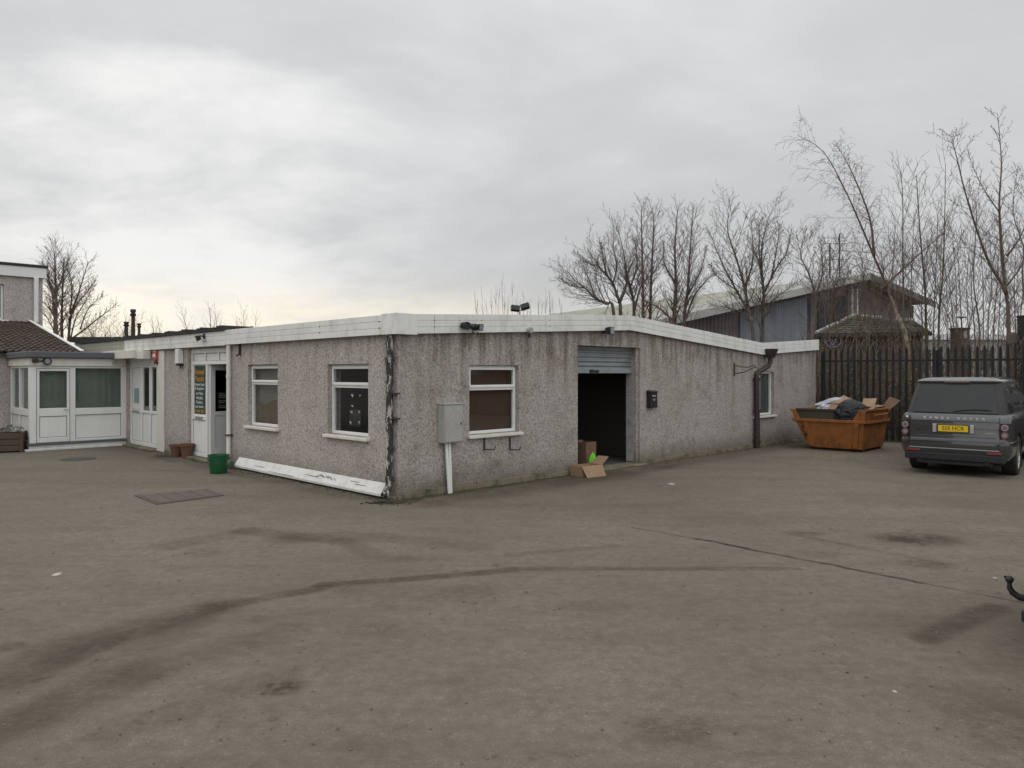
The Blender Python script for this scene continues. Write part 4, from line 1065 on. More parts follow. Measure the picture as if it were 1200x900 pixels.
def sheet(name, mat, pts, th, lab, cat, bend=.05, seed=0):
    """bent card sheet from four corners in skip coordinates"""
    a, b_, c, d = [SW(*p) for p in pts]; N = 10; cen = (a+b_+c+d)/4; nrm = (b_-a).cross(d-a).normalized(); mb = MB(); top = []; bot = []
    for i in range(N+1):
        r = []; r2 = []
        for j in range(N+1):
            s, t = i/N, j/N; p = (a*(1-s)+b_*s)*(1-t)+(d*(1-s)+c*s)*t
            p = p+nrm*(bend*math.sin(math.pi*s)*math.cos(t*2+seed)+.02*noise.noise(p*6)) ; r.append(p-cen); r2.append(p+nrm*th-cen)
        top.append(r); bot.append(r2)
    mb.loft(top, False, False, False); mb.loft(bot, False, False, False)
    for A, B in (([r[0] for r in top], [r[0] for r in bot]), ([r[-1] for r in top], [r[-1] for r in bot]), (top[0], bot[0]), (top[-1], bot[-1])): mb.loft([A, B], False, False, False)
    o = mb.build(name, mat, None, weld=True); o.location = cen; tag(o, lab, cat); return o
sheet('cardboard_sheet', M['card'], [(-1.02, .30, .74), (-.52, .24, .76), (-.60, .40, 1.06), (-.86, .46, 1.08)], .008, 'brown folded cardboard flap leaning behind the board at the skip front', 'cardboard', .05)
sheet('cardboard_sheet', M['card'], [(-1.05, .80, 1.05), (.0, .62, 1.02), (.02, 1.15, 1.05), (-.85, 1.25, 1.26)], .008, 'long tan cardboard sheet lying across the top of the skip load', 'cardboard', .08, 1)
sheet('cardboard_sheet', M['card'], [(-.22, .55, .84), (.12, .45, 1.0), (-.02, 1.05, 1.22), (-.25, .85, 1.22)], .008, 'tan cardboard sheet sloping down right of the dark grey bag', 'cardboard', .03, 2)
sheet('cardboard_sheet', M['card_dark'], [(-.10, 1.35, .86), (.16, 1.42, .94), (.34, 1.60, 1.16), (.10, 1.60, 1.24)], .01, 'brown cardboard flap sticking out at the right corner of the skip', 'cardboard', .02, 3)
sheet('cardboard_sheet', M['polythene'], [(-1.32, .60, 1.03), (-.92, .50, 1.10), (-.70, .75, 1.19), (-1.10, .86, 1.15)], .02, 'white folded sheet lying on top of the skip load', 'packaging', .05, 4)
sheet('cardboard_sheet', M['card'], [(-.30, 1.0, .95), (.03, .95, 1.02), (.03, 1.5, 1.02), (-.3, 1.5, 1.02)], .008, 'tan cardboard sheet along the right end of the skip', 'cardboard', .03, 3)
b = MB(); b.obox((0, 0, 0), (1.12, .05, .34), (R(-8), 0, 0)); b.obox((0, -.03, .14), (1.10, .02, .03), (R(-8), 0, 0)); b.obox((0, -.03, -.12), (1.10, .02, .03), (R(-8), 0, 0))
o = b.build('old_board', M['door_wood'], None, bevel=.006); o.location = SW(-1.02, .15, .80); o.rotation_euler = (0, 0, R(-44)); tag(o, 'dark weathered green brown board standing inside the skip front', 'board')

# ------------------------------------------------------------------ estate car
M['paint'] = dirty('dark_grey_paint', (.066, .069, .071), .22, .5, scale=3, amt=.12, dirt=(.1, .09, .08), coat=1., bump=0)
M['black_plastic'] = dirty('black_plastic', (.018, .018, .019), .5, amt=.25, scale=5, dirt=(.06, .055, .05))
M['tyre'] = dirty('tyre_rubber', (.018, .018, .018), .85, amt=.5, scale=5, dirt=(.07, .062, .052))
M['alloy'] = dirty('alloy_wheel', (.35, .36, .37), .35, .8, amt=.3)
M['tint'] = dirty('tinted_rear_glass', (.022, .025, .026), .06, spec=.35, amt=.15, scale=3, dirt=(.07, .07, .065), bump=0)
M['tail_red'] = dirty('tail_lamp_red', (.20, .10, .10), .15, spec=.7, amt=.1, bump=0)
M['tail_clear'] = dirty('tail_lamp_clear', (.27, .23, .24), .15, spec=.7, amt=.1, bump=0)
M['yellow'] = dirty('plate_yellow', (.72, .48, .01), .45, amt=.12, bump=0)
M['chrome'] = dirty('bright_trim', (.62, .63, .64), .2, .8, amt=.05, bump=0)
def outline(hw, y0, y1, r, n=6):
    pts = []
    for cx, cy, a0 in ((hw-r, y0+r, -90), (hw-r, y1-r, 0), (-hw+r, y1-r, 90), (-hw+r, y0+r, 180)):
        for i in range(n+1):
            a = R(a0+90*i/n); pts.append((cx+r*math.cos(a), cy+r*math.sin(a)))
    return pts
def rings(spec, n=6): return [[(x, y, z) for x, y in outline(hw, y0, y1, r, n)] for z, hw, y0, y1, r in spec]
HDG = 41
XL_Y = 14.35
kx = (1053-CX)/F
lx = Vector((math.cos(R(HDG)), -math.sin(R(HDG)), 0))
rl = Vector((kx*XL_Y, XL_Y, 0)); wcar = .975*.935
rc = rl+lx*wcar
car = empty('estate_car', (rc.x, rc.y, -.115), R(-HDG), 'dark grey four by four estate car seen from behind, parked by the palisade fence', 'car')
car.scale = (.935, .95, 1.0)
body = MB().loft(rings([(.34, .90, .10, 4.88, .25), (.42, .955, .02, 4.95, .27), (.50, .972, -.005, 4.97, .28), (.62, .978, -.012, 4.97, .28), (.67, .976, -.005, 4.97, .28), (.685, .965, .045, 4.96, .25),
                        (.72, .966, .055, 4.96, .24), (.90, .975, .058, 4.95, .24), (1.04, .972, .065, 4.93, .23), (1.12, .955, .085, 4.90, .22), (1.165, .92, .12, 4.84, .20), (1.18, .86, .18, 4.6, .18)]))
bo = body.build('body', M['paint'], None, smooth='auto')
cut = MB()
for sx in (-1, 1):
    for y in (1.10, 3.98): cut.tube([(sx*.70, y, .38), (sx*1.1, y, .38)], .43, 28)
co = cut.build('cutter', M['paint'])
md = bo.modifiers.new('b', 'BOOLEAN'); md.object = co; md.operation = 'DIFFERENCE'; md.solver = 'EXACT'
dg = bpy.context.evaluated_depsgraph_get(); dg.update()
me = bpy.data.meshes.new_from_object(bo.evaluated_get(dg)); bo.modifiers.clear(); bo.data = me; bpy.data.objects.remove(co)
me.polygons.foreach_set('use_smooth', [True]*len(me.polygons)); me.set_sharp_from_angle(angle=R(30)); bo.parent = car
ca = MB().loft(rings([(1.15, .885, .16, 3.95, .13), (1.45, .82, .315, 3.2, .12), (1.745, .745, .475, 2.62, .11)])); ca.build('cabin_pillars', M['black_plastic'], car, smooth='auto')
rf = MB().loft(rings([(1.746, .755, .455, 2.66, .12), (1.775, .752, .44, 2.64, .12), (1.81, .715, .49, 2.55, .14), (1.845, .60, .70, 2.35, .18), (1.855, .4, .95, 2.1, .2)])); rf.build('roof', M['paint'], car, smooth='auto')
def yr(z): return .16+(z-1.15)*(.475-.16)/(1.745-1.15)
def xw(z): return .885+(z-1.15)*(.745-.885)/(1.745-1.15)
b = MB(); z0, z1 = 1.185, 1.715
b.prism([(-.745, yr(z0)-.012, z0), (.745, yr(z0)-.012, z0), (.63, yr(z1)-.012, z1), (-.63, yr(z1)-.012, z1)], (0, .02, 0)); b.build('rear_window', M['tint'], car, bevel=.006)
b = MB(); b.tube([(-.02, yr(1.22)-.03, 1.215), (.35, yr(1.26)-.03, 1.26), (.62, yr(1.25)-.028, 1.245)], .008, 6); b.build('wiper', M['black_plastic'], car)
for s in (-1, 1):
    for ya, yb, yc, yd in ((.50, 1.22, 1.22, .68), (1.30, 2.15, 2.15, 1.30), (2.22, 3.35, 2.75, 2.22)):
        b = MB(); z0, z1 = 1.19, 1.70
        b.prism([(s*(xw(z0)+.004), ya, z0), (s*(xw(z0)+.004), yb, z0), (s*(xw(z1)+.004), yc, z1), (s*(xw(z1)+.004), yd, z1)], (-s*.02, 0, 0)); b.build('side_window', M['tint'], car)
b = MB(); b.prism([(-.74, 3.88, 1.20), (.74, 3.88, 1.20), (.62, 2.73, 1.70), (-.62, 2.73, 1.70)], (0, .012, .012)); b.build('windscreen', M['tint'], car)
# tail lamps wrapped round the corner
for s in (-1, 1):
    hw, y0, r = .972+.008, .058-.008, .24
    arc = [(hw-r+r*math.cos(R(a)), y0+r+r*math.sin(R(a))) for a in range(-90, 1, 15)]
    arc = [p for p in arc if p[0] > .79]; arc = [(.79, y0+.002)]+arc+[(hw, .34)]
    inn = [(x-.04, y+.04) for x, y in arc]
    pl_ = [(s*x, y) for x, y in arc+inn[::-1]]
    b = MB(); b.prism([(x, y, .735) for x, y in pl_], (0, 0, .285)); L = b.build('tail_lamp', M['black_plastic'], car, smooth='auto')
    for z, m_ in ((.945, 'tail_clear'), (.81, 'tail_red')):
        b = MB(); b.tube([(s*.862, y0+.03, z), (s*.862, y0-.012, z)], .061, 20); b.build('lens', M[m_], L, smooth='auto')
        b = MB(); b.tube([(s*.862, y0-.012, z), (s*.862, y0-.018, z)], .034, 16); b.build('lens', M['tail_clear' if m_ == 'tail_red' else 'tail_red'], L, smooth='auto')
b = MB()      # shut lines of the tailgate
yv = .055
b.box(-.785, -.779, yv-.003, yv+.02, .70, 1.13); b.box(.779, .785, yv-.003, yv+.02, .70, 1.13); b.box(-.779, .779, yv-.001, yv+.02, 1.028, 1.035); b.each('shut_line', M['black_plastic'], car)
b = MB(); b.box(-.72, .72, yv-.006, yv+.02, .745, .757); b.box(-.9, .9, -.022, .0, .655, .665); b.build('crease', M['chrome'] if False else M['paint'], car, bevel=.003)
b = MB(); b.box(-.78, .78, -.020, .03, .515, .535); b.build('bumper_trim', M['alloy'], car, bevel=.004)
b = MB(); b.box(-.36, .36, yv-.018, yv+.02, .805, .985); b.build('plate_recess', M['paint'], car, bevel=.01)
for s in (-1, 1):
    b = MB(); b.box(s*.325-.035, s*.325+.035, yv-.028, yv-.019, .82, .975); b.build('plate_lamp', M['chrome'], car, bevel=.006)
b = MB(); b.box(-.26, .26, yv-.026, yv-.019, .84, .955); npl = b.build('number_plate', M['yellow'], car, bevel=.003)
text('plate_lettering', 'S55 HCR', .104, M['black_text'], npl, Matrix.Translation((0, yv-.0275, .899)) @ Matrix.Rotation(R(90), 4, 'X'), .001, .98)
for i, (ch) in enumerate('RANGE ROVER'):
    if ch == ' ': continue
# spaced badge letters across the tailgate
for w_, x0 in (('RANGE', -.50), ('ROVER', .10)):
    for i, ch in enumerate(w_):
        text('tailgate_letter', ch, .062, M['plain_white'], car, Matrix.Translation((x0+i*.105, .046, 1.085)) @ Matrix.Rotation(R(90), 4, 'X'), .004, 1.25)
b = MB(); b.box(.55, .68, yv-.010, yv, .825, .838); b.build('badge', M['chrome'], car); b = MB(); b.tube([(-.62, yv-.01, .87), (-.62, yv, .87)], .03, 16); b.build('badge', M['black_plastic'], car)
b = MB(); b.box(-.86, .86, .0, .5, .30, .44); b.box(-.66, .66, .05, .6, .22, .31); b.box(-.80, .80, .3, 4.8, .24, .36); b.box(-.66, .66, .5, 4.6, .36, .80); b.build('underbody', M['black_plastic'], car, bevel=.02)
for s in (-1, 1):
    b = MB(); b.box(s*.70-.12, s*.70+.12, -.018, .02, .455, .50); b.build('reflector', dirty('reflector_red', (.20, .035, .03), .3, bump=0), car, bevel=.006)
    b = MB(); b.tube([(s*.58, .02, .29), (s*.58, .3, .29)], .04, 14); b.build('exhaust_tip', M['black_plastic'], car)
    b = MB(); b.box(s*.82-.13, s*.82+.13, 1.62, 1.64, .12, .42); b.build('mud_flap', M['black_plastic'], car)
    b = MB(); b.loft([[(s*.93, 3.45, 1.16), (s*.93, 3.55, 1.16), (s*.93, 3.55, 1.28), (s*.93, 3.45, 1.30)], [(s*1.14, 3.42, 1.14), (s*1.14, 3.52, 1.14), (s*1.14, 3.52, 1.32), (s*1.14, 3.42, 1.34)]]); b.build('door_mirror', M['paint'], car, bevel=.015)
b = MB(); b.box(-.22, .22, .40, .42, 1.752, 1.77); b.build('brake_lamp', M['tail_red'], car)
def wheel(parent, x, y, r, w, s):
    e = empty('wheel', (x, y, r)); e.parent = parent
    b = MB(); pr = [(r*.66, -.5), (r*.70, -.52), (r*.93, -.5), (r*.985, -.42), (r, -.3), (r, .3), (r*.985, .42), (r*.93, .5), (r*.70, .52), (r*.66, .5)]
    n = 36; b.loft([[(q*w, a*math.cos(6.2832*i/n), a*math.sin(6.2832*i/n)) for i in range(n)] for a, q in pr], False, False)
    b.build('tyre', M['tyre'], e, smooth='auto')
    b = MB(); b.loft([[(s*q*w, a*math.cos(6.2832*i/n), a*math.sin(6.2832*i/n)) for i in range(n)] for a, q in ((r*.67, .48), (r*.62, .40), (r*.60, .1))], False, True)
    for k_i in range(10):
        a = 6.2832*k_i/10; d = Vector((0, math.cos(a), math.sin(a))); t = Vector((0, -math.sin(a), math.cos(a)))
        b.prism([d*r*.1+t*.018, d*r*.63+t*.028, d*r*.63-t*.028, d*r*.1-t*.018][0:4], (s*w*.06, 0, 0))
        for i in range(len(b.v)-8, len(b.v)): b.v[i] = (b.v[i][0]+s*w*.36, b.v[i][1], b.v[i][2])
    b.tube([(s*w*.3, 0, 0), (s*w*.46, 0, 0)], r*.14, 14); b.build('rim', M['alloy'], e, smooth='auto')
for s in (-1, 1):
    for y in (1.10, 3.98): wheel(car, s*.83, y, .38, .26, s)

# ------------------------------------------------------------------ trailer coupling at the right edge: the drawbar end of a parked trailer
kx = Vector((.69, 1, 0)).normalized(); pr_ = Vector((kx.y, -kx.x, 0))          # pr_ points out of the picture
tb = gp(1183, 5.25); tb.z = 0
zc_ = zz(676, 5.25)
van = empty('parked_hatchback', (tb.x, tb.y, gz(tb.x, tb.y)), math.atan2(pr_.y, pr_.x), 'car at the right edge with only its dark tow ball and socket in view', 'car')
g0 = -gz(tb.x, tb.y)
b = MB()      # local x = into the vehicle
b.tube([(0, 0, zc_+.0), (0, 0, zc_+.03)], .001, 6)
bm_ = [(.0, 0, zc_-.04), (.0, 0, zc_-.075), (.02, 0, zc_-.11), (.06, 0, zc_-.135), (.2, 0, zc_-.135)]
b = MB(); b.tube(bm_, [.014, .018, .022, .024, .026], 10)
import itertools
rr = .027; b.loft([[(rr*math.sin(t)*math.cos(a), rr*math.sin(t)*math.sin(a), zc_-.018-rr*math.cos(t)) for a in [6.2832*i/14 for i in range(14)]] for t in [math.pi*(j+.3)/8.6 for j in range(9)]])
b.tube([(-.028, 0, zc_+.004), (-.016, 0, zc_-.03)], .008, 6)
b.build('tow_ball', M['dark_metal'], van, smooth='auto')
b = MB(); b.box(.10, .16, -.06, .06, zc_-.24, zc_-.05); b.tube([(.10, .0, zc_-.22), (.10, 0, zc_-.30)], .032, 12); b.build('electric_socket', M['black_plastic'], van, bevel=.008)
b = MB(); b.box(.17, .32, -.45, .45, zc_-.22, zc_-.06); b.build('tow_bar', M['rust'], van, bevel=.01)
b = MB(); b.loft([[(.16, -.92, .42), (.16, .92, .42), (.16, .92, .66), (.16, -.92, .66)], [(.42, -.96, .40), (.42, .96, .40), (.42, .96, .70), (.42, -.96, .70)]]); b.build('bumper', M['black_plastic'], van, bevel=.04)
b = MB(); S_ = [(.30, .90, .38), (4.55, .90, .38), (4.58, .90, .74), (3.55, .90, .95), (2.85, .68, 1.42), (.80, .68, 1.47), (.36, .86, .95)]
b.loft([[(x, -y, z) for x, y, z in S_], [(x, y, z) for x, y, z in S_]]); vb = b.build('body', dirty('van_paint', (.05, .052, .06), .35, .4, coat=.4), van, bevel=.05)
for s in (-1, 1):
    b = MB(); b.box(.295, .34, s*.76-.07, s*.76+.07, .68, .92); b.build('tail_lamp', M['tail_red'], van, bevel=.01)
    for x in (1.15, 3.85):
        e = empty('wheel', (x, s*.86, .34)); e.parent = van; n = 32
        b = MB(); b.loft([[(a*math.cos(6.2832*i/n), q*.22, a*math.sin(6.2832*i/n)) for i in range(n)] for a, q in ((.2, -.5), (.31, -.5), (.34, -.35), (.34, .35), (.31, .5), (.2, .5))]); b.build('tyre', M['tyre'], e, smooth='auto')
        b = MB(); b.tube([(0, s*.09, 0), (0, s*.115, 0)], .2, 24); b.build('rim', M['alloy'], e, smooth='auto')
b = MB(); b.box(.33, .36, -.58, .58, 1.0, 1.38)
b.v = [(x+(z-.95)*.846+.012, y, z) for x, y, z in b.v]; b.build('rear_window', M['tint'], van)
for s_ in (-1, 1):
    for x0_, x1_, x2_, x3_ in ((.85, 1.85, 1.85, 1.0), (1.93, 3.35, 2.80, 1.93)):
        yb_, yt_ = .885, .70
        b = MB(); b.prism([(x0_, s_*yb_, .99), (x1_, s_*yb_, .99), (x2_, s_*yt_, 1.38), (x3_, s_*yt_, 1.38)], (0, s_*.012, .006)); b.build('side_window', M['tint'], van)

# ------------------------------------------------------------------ palisade fence
FP = Vector((8.47, 20.38, 0)); FD = Vector((.8, -.6, 0)); FN = Vector((.6, .8, 0)); FL = 16.0
fe = empty('palisade_fence', FP, math.atan2(FD.y, FD.x), 'dark steel palisade fence of pointed pales behind the skip and the car', 'fence')
M['pale'] = dirty('dark_fence_steel', (.016, .016, .018), .6, .2, scale=3, amt=.4, dirt=(.05, .04, .032))
def pale(b, x, h):
    w = .034; d = .012
    x += rnd.uniform(-.004, .004); h += rnd.uniform(-.012, .012)
    prof_ = [(-w, .0), (-w*.45, -d), (0, -.002), (w*.45, -d), (w, .0)]
    tops = [h-.10, h-.02, h-.05, h-.02, h-.10] 
    tops = [h-.09, h-.035, h, h-.035, h-.09]
    lo = [(x+a, y_-.035, .06) for a, y_ in prof_]; hi = [(x+a, y_-.035, t) for (a, y_), t in zip(prof_, tops)]
    b.loft([lo, hi], False, False, False); b.loft([[(q[0], q[1]+.003, q[2]) for q in lo], [(q[0], q[1]+.003, q[2]) for q in hi]], False, False, False)
x = .1; pan = 0
while x < FL:
    b = MB(); xe = min(FL, x+2.7)
    while x < xe: pale(b, x, 2.50); x += .155
    b.build('pale_panel', M['pale'], fe)
for z in (.38, 2.14):
    b = MB(); b.box(0, FL, -.02, .02, z-.025, z+.025); b.build('rail', M['pale'], fe)
x = .06
while x < FL:
    b = MB(); b.box(x-.05, x+.05, .022, .10, 0, 2.4); b.build('post', M['pale'], fe); x += 2.75
def FW(t, n, z=0): p = FP+FD*t+FN*n; return Vector((p.x, p.y, z))
# earth bank behind the fence
def bz(t, n): return (1.25*ss(.2, 4.0, n)+.35*noise.noise(Vector((t*.35, n*.5, 1)))*ss(.3, 2, n))
mb = MB(); ts = gset(-18, 40, 84); ns = gset(0, 1, 26)
for t in ts:
    for q in ns:
        n = .25+max(0, -t)*.17+q*q*34; p = FW(t, n); mb.v.append((p.x, p.y, .012+bz(t, n)+.05*noise.noise(Vector((t*2, n*2, 0)))))
m_ = len(ns); mb.f = [[i*m_+j, i*m_+j+1, (i+1)*m_+j+1, (i+1)*m_+j] for i in range(len(ts)-1) for j in range(m_-1)]; mb.mi = [0]*len(mb.f)
k = NT('leaf_litter'); v = k.co(); nn = k.noise(v, 2.5, 8, .75); k.bump(nn, .8, .08)
M['litter'] = k.fin(k.ramp(nn, (.35, (.028, .022, .016)), (.5, (.06, .045, .03)), (.65, (.06, .065, .03)), (.75, (.12, .09, .06))), 1.)
tag(mb.build('earth_bank', M['litter'], None, smooth=True), kind='structure')
# ------------------------------------------------------------------ bare trees
def bark(name, a, b_):
    k = NT(name); v = k.co(); n_ = k.noise(k.mp(v, sc=(1, 1, .3)), 9, 5, .65)
    k.bump(n_, .5, .02); return k.fin(k.mix(k.mr(n_, .35, .65), a, b_), .9, 0, .2)
M['bark'] = bark('bark_grey_brown', (.085, .070, .058), (.16, .138, .115))  # bark and twig colours lifted in place of lens haze
M['bark_red'] = bark('bark_red_brown', (.085, .058, .05), (.155, .118, .10))
M['twig'] = bark('twig_brown', (.095, .068, .060), (.15, .112, .098))
k = NT('bark_birch'); v = k.co(); n_ = k.noise(k.mp(v, sc=(1, 1, .5)), 9, 5, .65); h_ = k.mr(k.math('ADD', k.sep(v)[2], k.math('MULTIPLY', k.noise(v, 1.5, 4), .8)), 3.6, 5.0)
M['bark_birch'] = k.fin(k.mix(h_, k.mix(k.mr(n_, .4, .6), (.12, .075, .05), (.40, .32, .25)), (.12, .075, .072)), .9)
M['ivy'] = bark('bark_mossy', (.07, .065, .035), (.12, .10, .06))

class Tree:
    def __init__(s, seed): s.r = random.Random(seed); s.big = MB(); s.fine = MB(); s.cnt = 0
    def limb(s, p, d, L, r, lvl, P):
        R_ = s.r; n = max(3, min(9, int(L/P['step'][min(lvl, len(P['step'])-1)])))
        pts = [Vector(p)]; d = Vector(d).normalized(); dirs = [d.copy()]
        up = P['up'][min(lvl, len(P['up'])-1)]; wv = P['wander'][min(lvl, len(P['wander'])-1)]
        for i in range(n):
            d = (d+Vector((R_.gauss(0, wv), R_.gauss(0, wv), R_.gauss(0, wv)*.6+up/n))).normalized()
            pts.append(pts[-1]+d*L/n); dirs.append(d.copy())
        rt = max(P['rmin']*.55, r*P['taper']) ; rad = [r+(rt-r)*(i/n)**.9 for i in range(n+1)]
        (s.big if lvl <= 1 else s.fine).tube(pts, rad, 8 if lvl == 0 else (5 if lvl == 1 else 3), caps=lvl <= 1)
        s.cnt += 1
        if lvl+1 >= P['levels'] or s.cnt > P.get('cap', 6000): return
        k = P['kids'][lvl]; k = max(1, round(k*R_.uniform(.8, 1.2)*(1 if lvl == 0 else min(1.3, max(.4, L/P['Lref'][lvl])))))
        st = P['start'][lvl]
        az = R_.random()*6.28
        for i in range(k):
            t = st+(1-st)*((i+R_.uniform(.1, .9))/k); q = t*n; j = min(n-1, int(q)); f = q-j
            pp = pts[j].lerp(pts[j+1], f); dd = dirs[j+1]
            az += 2.4+R_.uniform(-.5, .5)
            a = dd.orthogonal().normalized(); b_ = dd.cross(a); side = a*math.cos(az)+b_*math.sin(az)
            an = R(R_.uniform(*P['ang'][lvl]))
            nd = dd*math.cos(an)+side*math.sin(an)
            LL = L*P['ratio'][lvl]*(1-P['fall'][lvl]*(t-st)/(1-st+1e-6))*R_.uniform(.7, 1.2)
            s.limb(pp, nd, LL, max(P['rmin'], rad[j]*P['rr'][lvl]*R_.uniform(.8, 1.1)), lvl+1, P)
def mk(**kw):
    d = dict(levels=4, step=[.8, .5, .3, .2], up=[.05, .35, .3, .2], wander=[.05, .09, .12, .14], taper=.25, rmin=.008, kids=[9, 7, 5], start=[.3, .2, .15], ang=[(28, 50), (28, 50), (25, 55)],
             ratio=[.6, .5, .45], fall=[.45, .4, .4], rr=[.45, .5, .55], Lref=[1, 3., 1.5]); d.update(kw); return d
VASE = mk(kids=[9, 8, 6, 3], levels=5, cap=9000, wander=[.03, .05, .07, .09, .1], taper=.12, start=[.12, .15, .12, .1], ang=[(16, 42), (22, 45), (25, 50), (25, 55)], ratio=[.80, .50, .45, .45], fall=[.45, .35, .3, .3], rr=[.6, .45, .5, .6], rmin=.0055, Lref=[1, 4, 2, 1], up=[.02, .45, .35, .25, .2])
STRAIGHT = mk(kids=[30, 7, 4, 3], levels=4, taper=.07, start=[.12, .15, .1], ang=[(32, 55), (28, 48), (25, 50)], ratio=[.36, .45, .45], fall=[.72, .3, .3], rr=[.32, .5, .6], up=[.02, .45, .3, .2], wander=[.012, .05, .08, .1], Lref=[1, 2.4, 1.1], rmin=.0055)
WHIP = mk(kids=[20, 5], levels=3, taper=.08, start=[.3, .15], ang=[(25, 45), (25, 45)], ratio=[.24, .4], fall=[.5, .3], rr=[.38, .5], up=[.03, .4, .3], wander=[.025, .07, .1], Lref=[1, 1.4], rmin=.0055)
BIRCH = mk(kids=[60, 10, 5], levels=4, start=[.25, .1, .1], ang=[(35, 65), (25, 55), (20, 50)], ratio=[.24, .42, .5], fall=[.72, .2, .2], rr=[.26, .45, .6], up=[.10, .0, -.55, -.8], wander=[.03, .07, .10, .12], Lref=[1, 2.2, .9], rmin=.0036, taper=.12, cap=9000)
BUSHY = mk(kids=[12, 8, 5], levels=4, start=[.1, .1, .1], ang=[(25, 60), (25, 55), (25, 55)], ratio=[.62, .5, .45], fall=[.4, .3, .3], rr=[.5, .5, .6], Lref=[1, 2, 1], rmin=.006)
def tree(px, Y, top, P_, lab, r=.12, lean=(0, 0), seed=1, base=0., name='bare_tree', bark_='bark', stems=1, spread=.0, group='bare winter trees beyond the buildings', curve=None, tw='twig', hs=1.):
    p = gp(px, Y, base); Hh = (zz(top, Y)-base)*hs
    e = empty(name, p, 0, lab, 'tree', group)
    T = Tree(seed)
    for i in range(stems):
        a = seed+i*6.283/stems; d = Vector((lean[0]+spread*math.cos(a), lean[1]+spread*math.sin(a), 1)); hh = Hh*(1 if i == 0 else T.r.uniform(.75, .97))
        T.limb((.12*(stems > 1)*math.cos(a), .12*(stems > 1)*math.sin(a), 0), d, hh*d.length*(.9 if P_ in (VASE, BUSHY) else .98), r*(1 if i == 0 else .75), 0, P_)
    T.big.build('trunk', M[bark_], e, smooth=True); T.fine.build('crown', M[tw], e)
    return e
def prong(px, Y, pts, r0, P_, lab, seed, bark_='bark_red', base=.6, kids_side=None, name='bare_tree', group='young trees behind the palisade fence', rt=.15, tw='twig', forks=()):
    """a tree whose stem follows points read from the photograph: [(px, py)] at distance Y"""
    w = [gp(x, Y, zz(y, Y)) for x, y in pts]; o = w[0].copy(); w[0].z = base; o.z = base
    e = empty(name, o, 0, lab, 'tree', group); T = Tree(seed)
    def stem(w, ra, rb, dy=0):
        c = [Vector((q.x-o.x, dy*i/len(w)+.0*i, q.z-o.z)) for i, q in enumerate(w)]
        c[0].y = 0 if dy == 0 else c[0].y
        rad = [ra+(rb-ra)*(i/(len(c)-1))**.8 for i in range(len(c))]
        # smooth the polyline
        q = []; N = 4
        for i in range(len(c)-1):
            p0, p1, p2, p3 = c[max(0, i-1)], c[i], c[i+1], c[min(len(c)-1, i+2)]
            for j in range(N):
                t = j/N; q.append((.5*((2*p1)+(p2-p0)*t+(2*p0-5*p1+4*p2-p3)*t*t+(3*p1-p0-3*p2+p3)*t**3), rad[i]+(rad[i+1]-rad[i])*t))
        q.append((c[-1], rad[-1]))
        T.big.tube([a for a, b in q], [b for a, b in q], 8)
        L = sum((q[i+1][0]-q[i][0]).length for i in range(len(q)-1))
        k = P_['kids'][0]; az = seed
        for i in range(k):
            t = P_['start'][0]+(1-P_['start'][0])*(i+T.r.random())/k; s = t*(len(q)-1); j = min(len(q)-2, int(s)); pp = q[j][0].lerp(q[j+1][0], s-j); dd = (q[j+1][0]-q[j][0]).normalized()
            az += 2.4+T.r.uniform(-.5, .5); a = dd.orthogonal().normalized(); b_ = dd.cross(a); an = R(T.r.uniform(*P_['ang'][0])); nd = dd*math.cos(an)+(a*math.cos(az)+b_*math.sin(az))*math.sin(an)
            T.limb(pp, nd, L*P_['ratio'][0]*(1-P_['fall'][0]*t)*T.r.uniform(.6, 1.25), max(P_['rmin'], q[j][1]*P_['rr'][0]), 1, P_)
    stem(w, r0, r0*rt)
    for f, ra, dy in forks: stem([gp(x, Y, zz(y, Y)) for x, y in f], ra, ra*rt, dy)
    T.big.build('trunk', M[bark_], e, smooth=True); T.fine.build('crown', M[tw], e)
    return e

LIMB = mk(kids=[34, 8, 4], levels=4, start=[.22, .12, .1], ang=[(28, 55), (25, 50), (25, 55)], ratio=[.23, .46, .5], fall=[.45, .3, .3], rr=[.34, .55, .65], up=[0, .35, .3, .2], wander=[.03, .07, .09, .1], Lref=[1, 1.6, .8], rmin=.0065, taper=.15)
FEATHER = mk(kids=[56, 7, 3], levels=4, start=[.16, .12, .1], ang=[(30, 50), (25, 45), (25, 50)], ratio=[.20, .42, .5], fall=[.62, .3, .3], rr=[.30, .55, .65], up=[0, .4, .3, .2], wander=[.02, .06, .08, .1], Lref=[1, 1.4, .7], rmin=.0065, taper=.15)
SPUR = mk(kids=[40, 4, 2], levels=4, start=[.15, .15, .1], ang=[(30, 60), (30, 50), (25, 50)], ratio=[.11, .40, .5], fall=[.3, .3, .3], rr=[.30, .6, .7], up=[0, .3, .2, .1], wander=[.02, .04, .06, .06], Lref=[1, .6, .3], rmin=.0055, taper=.2)
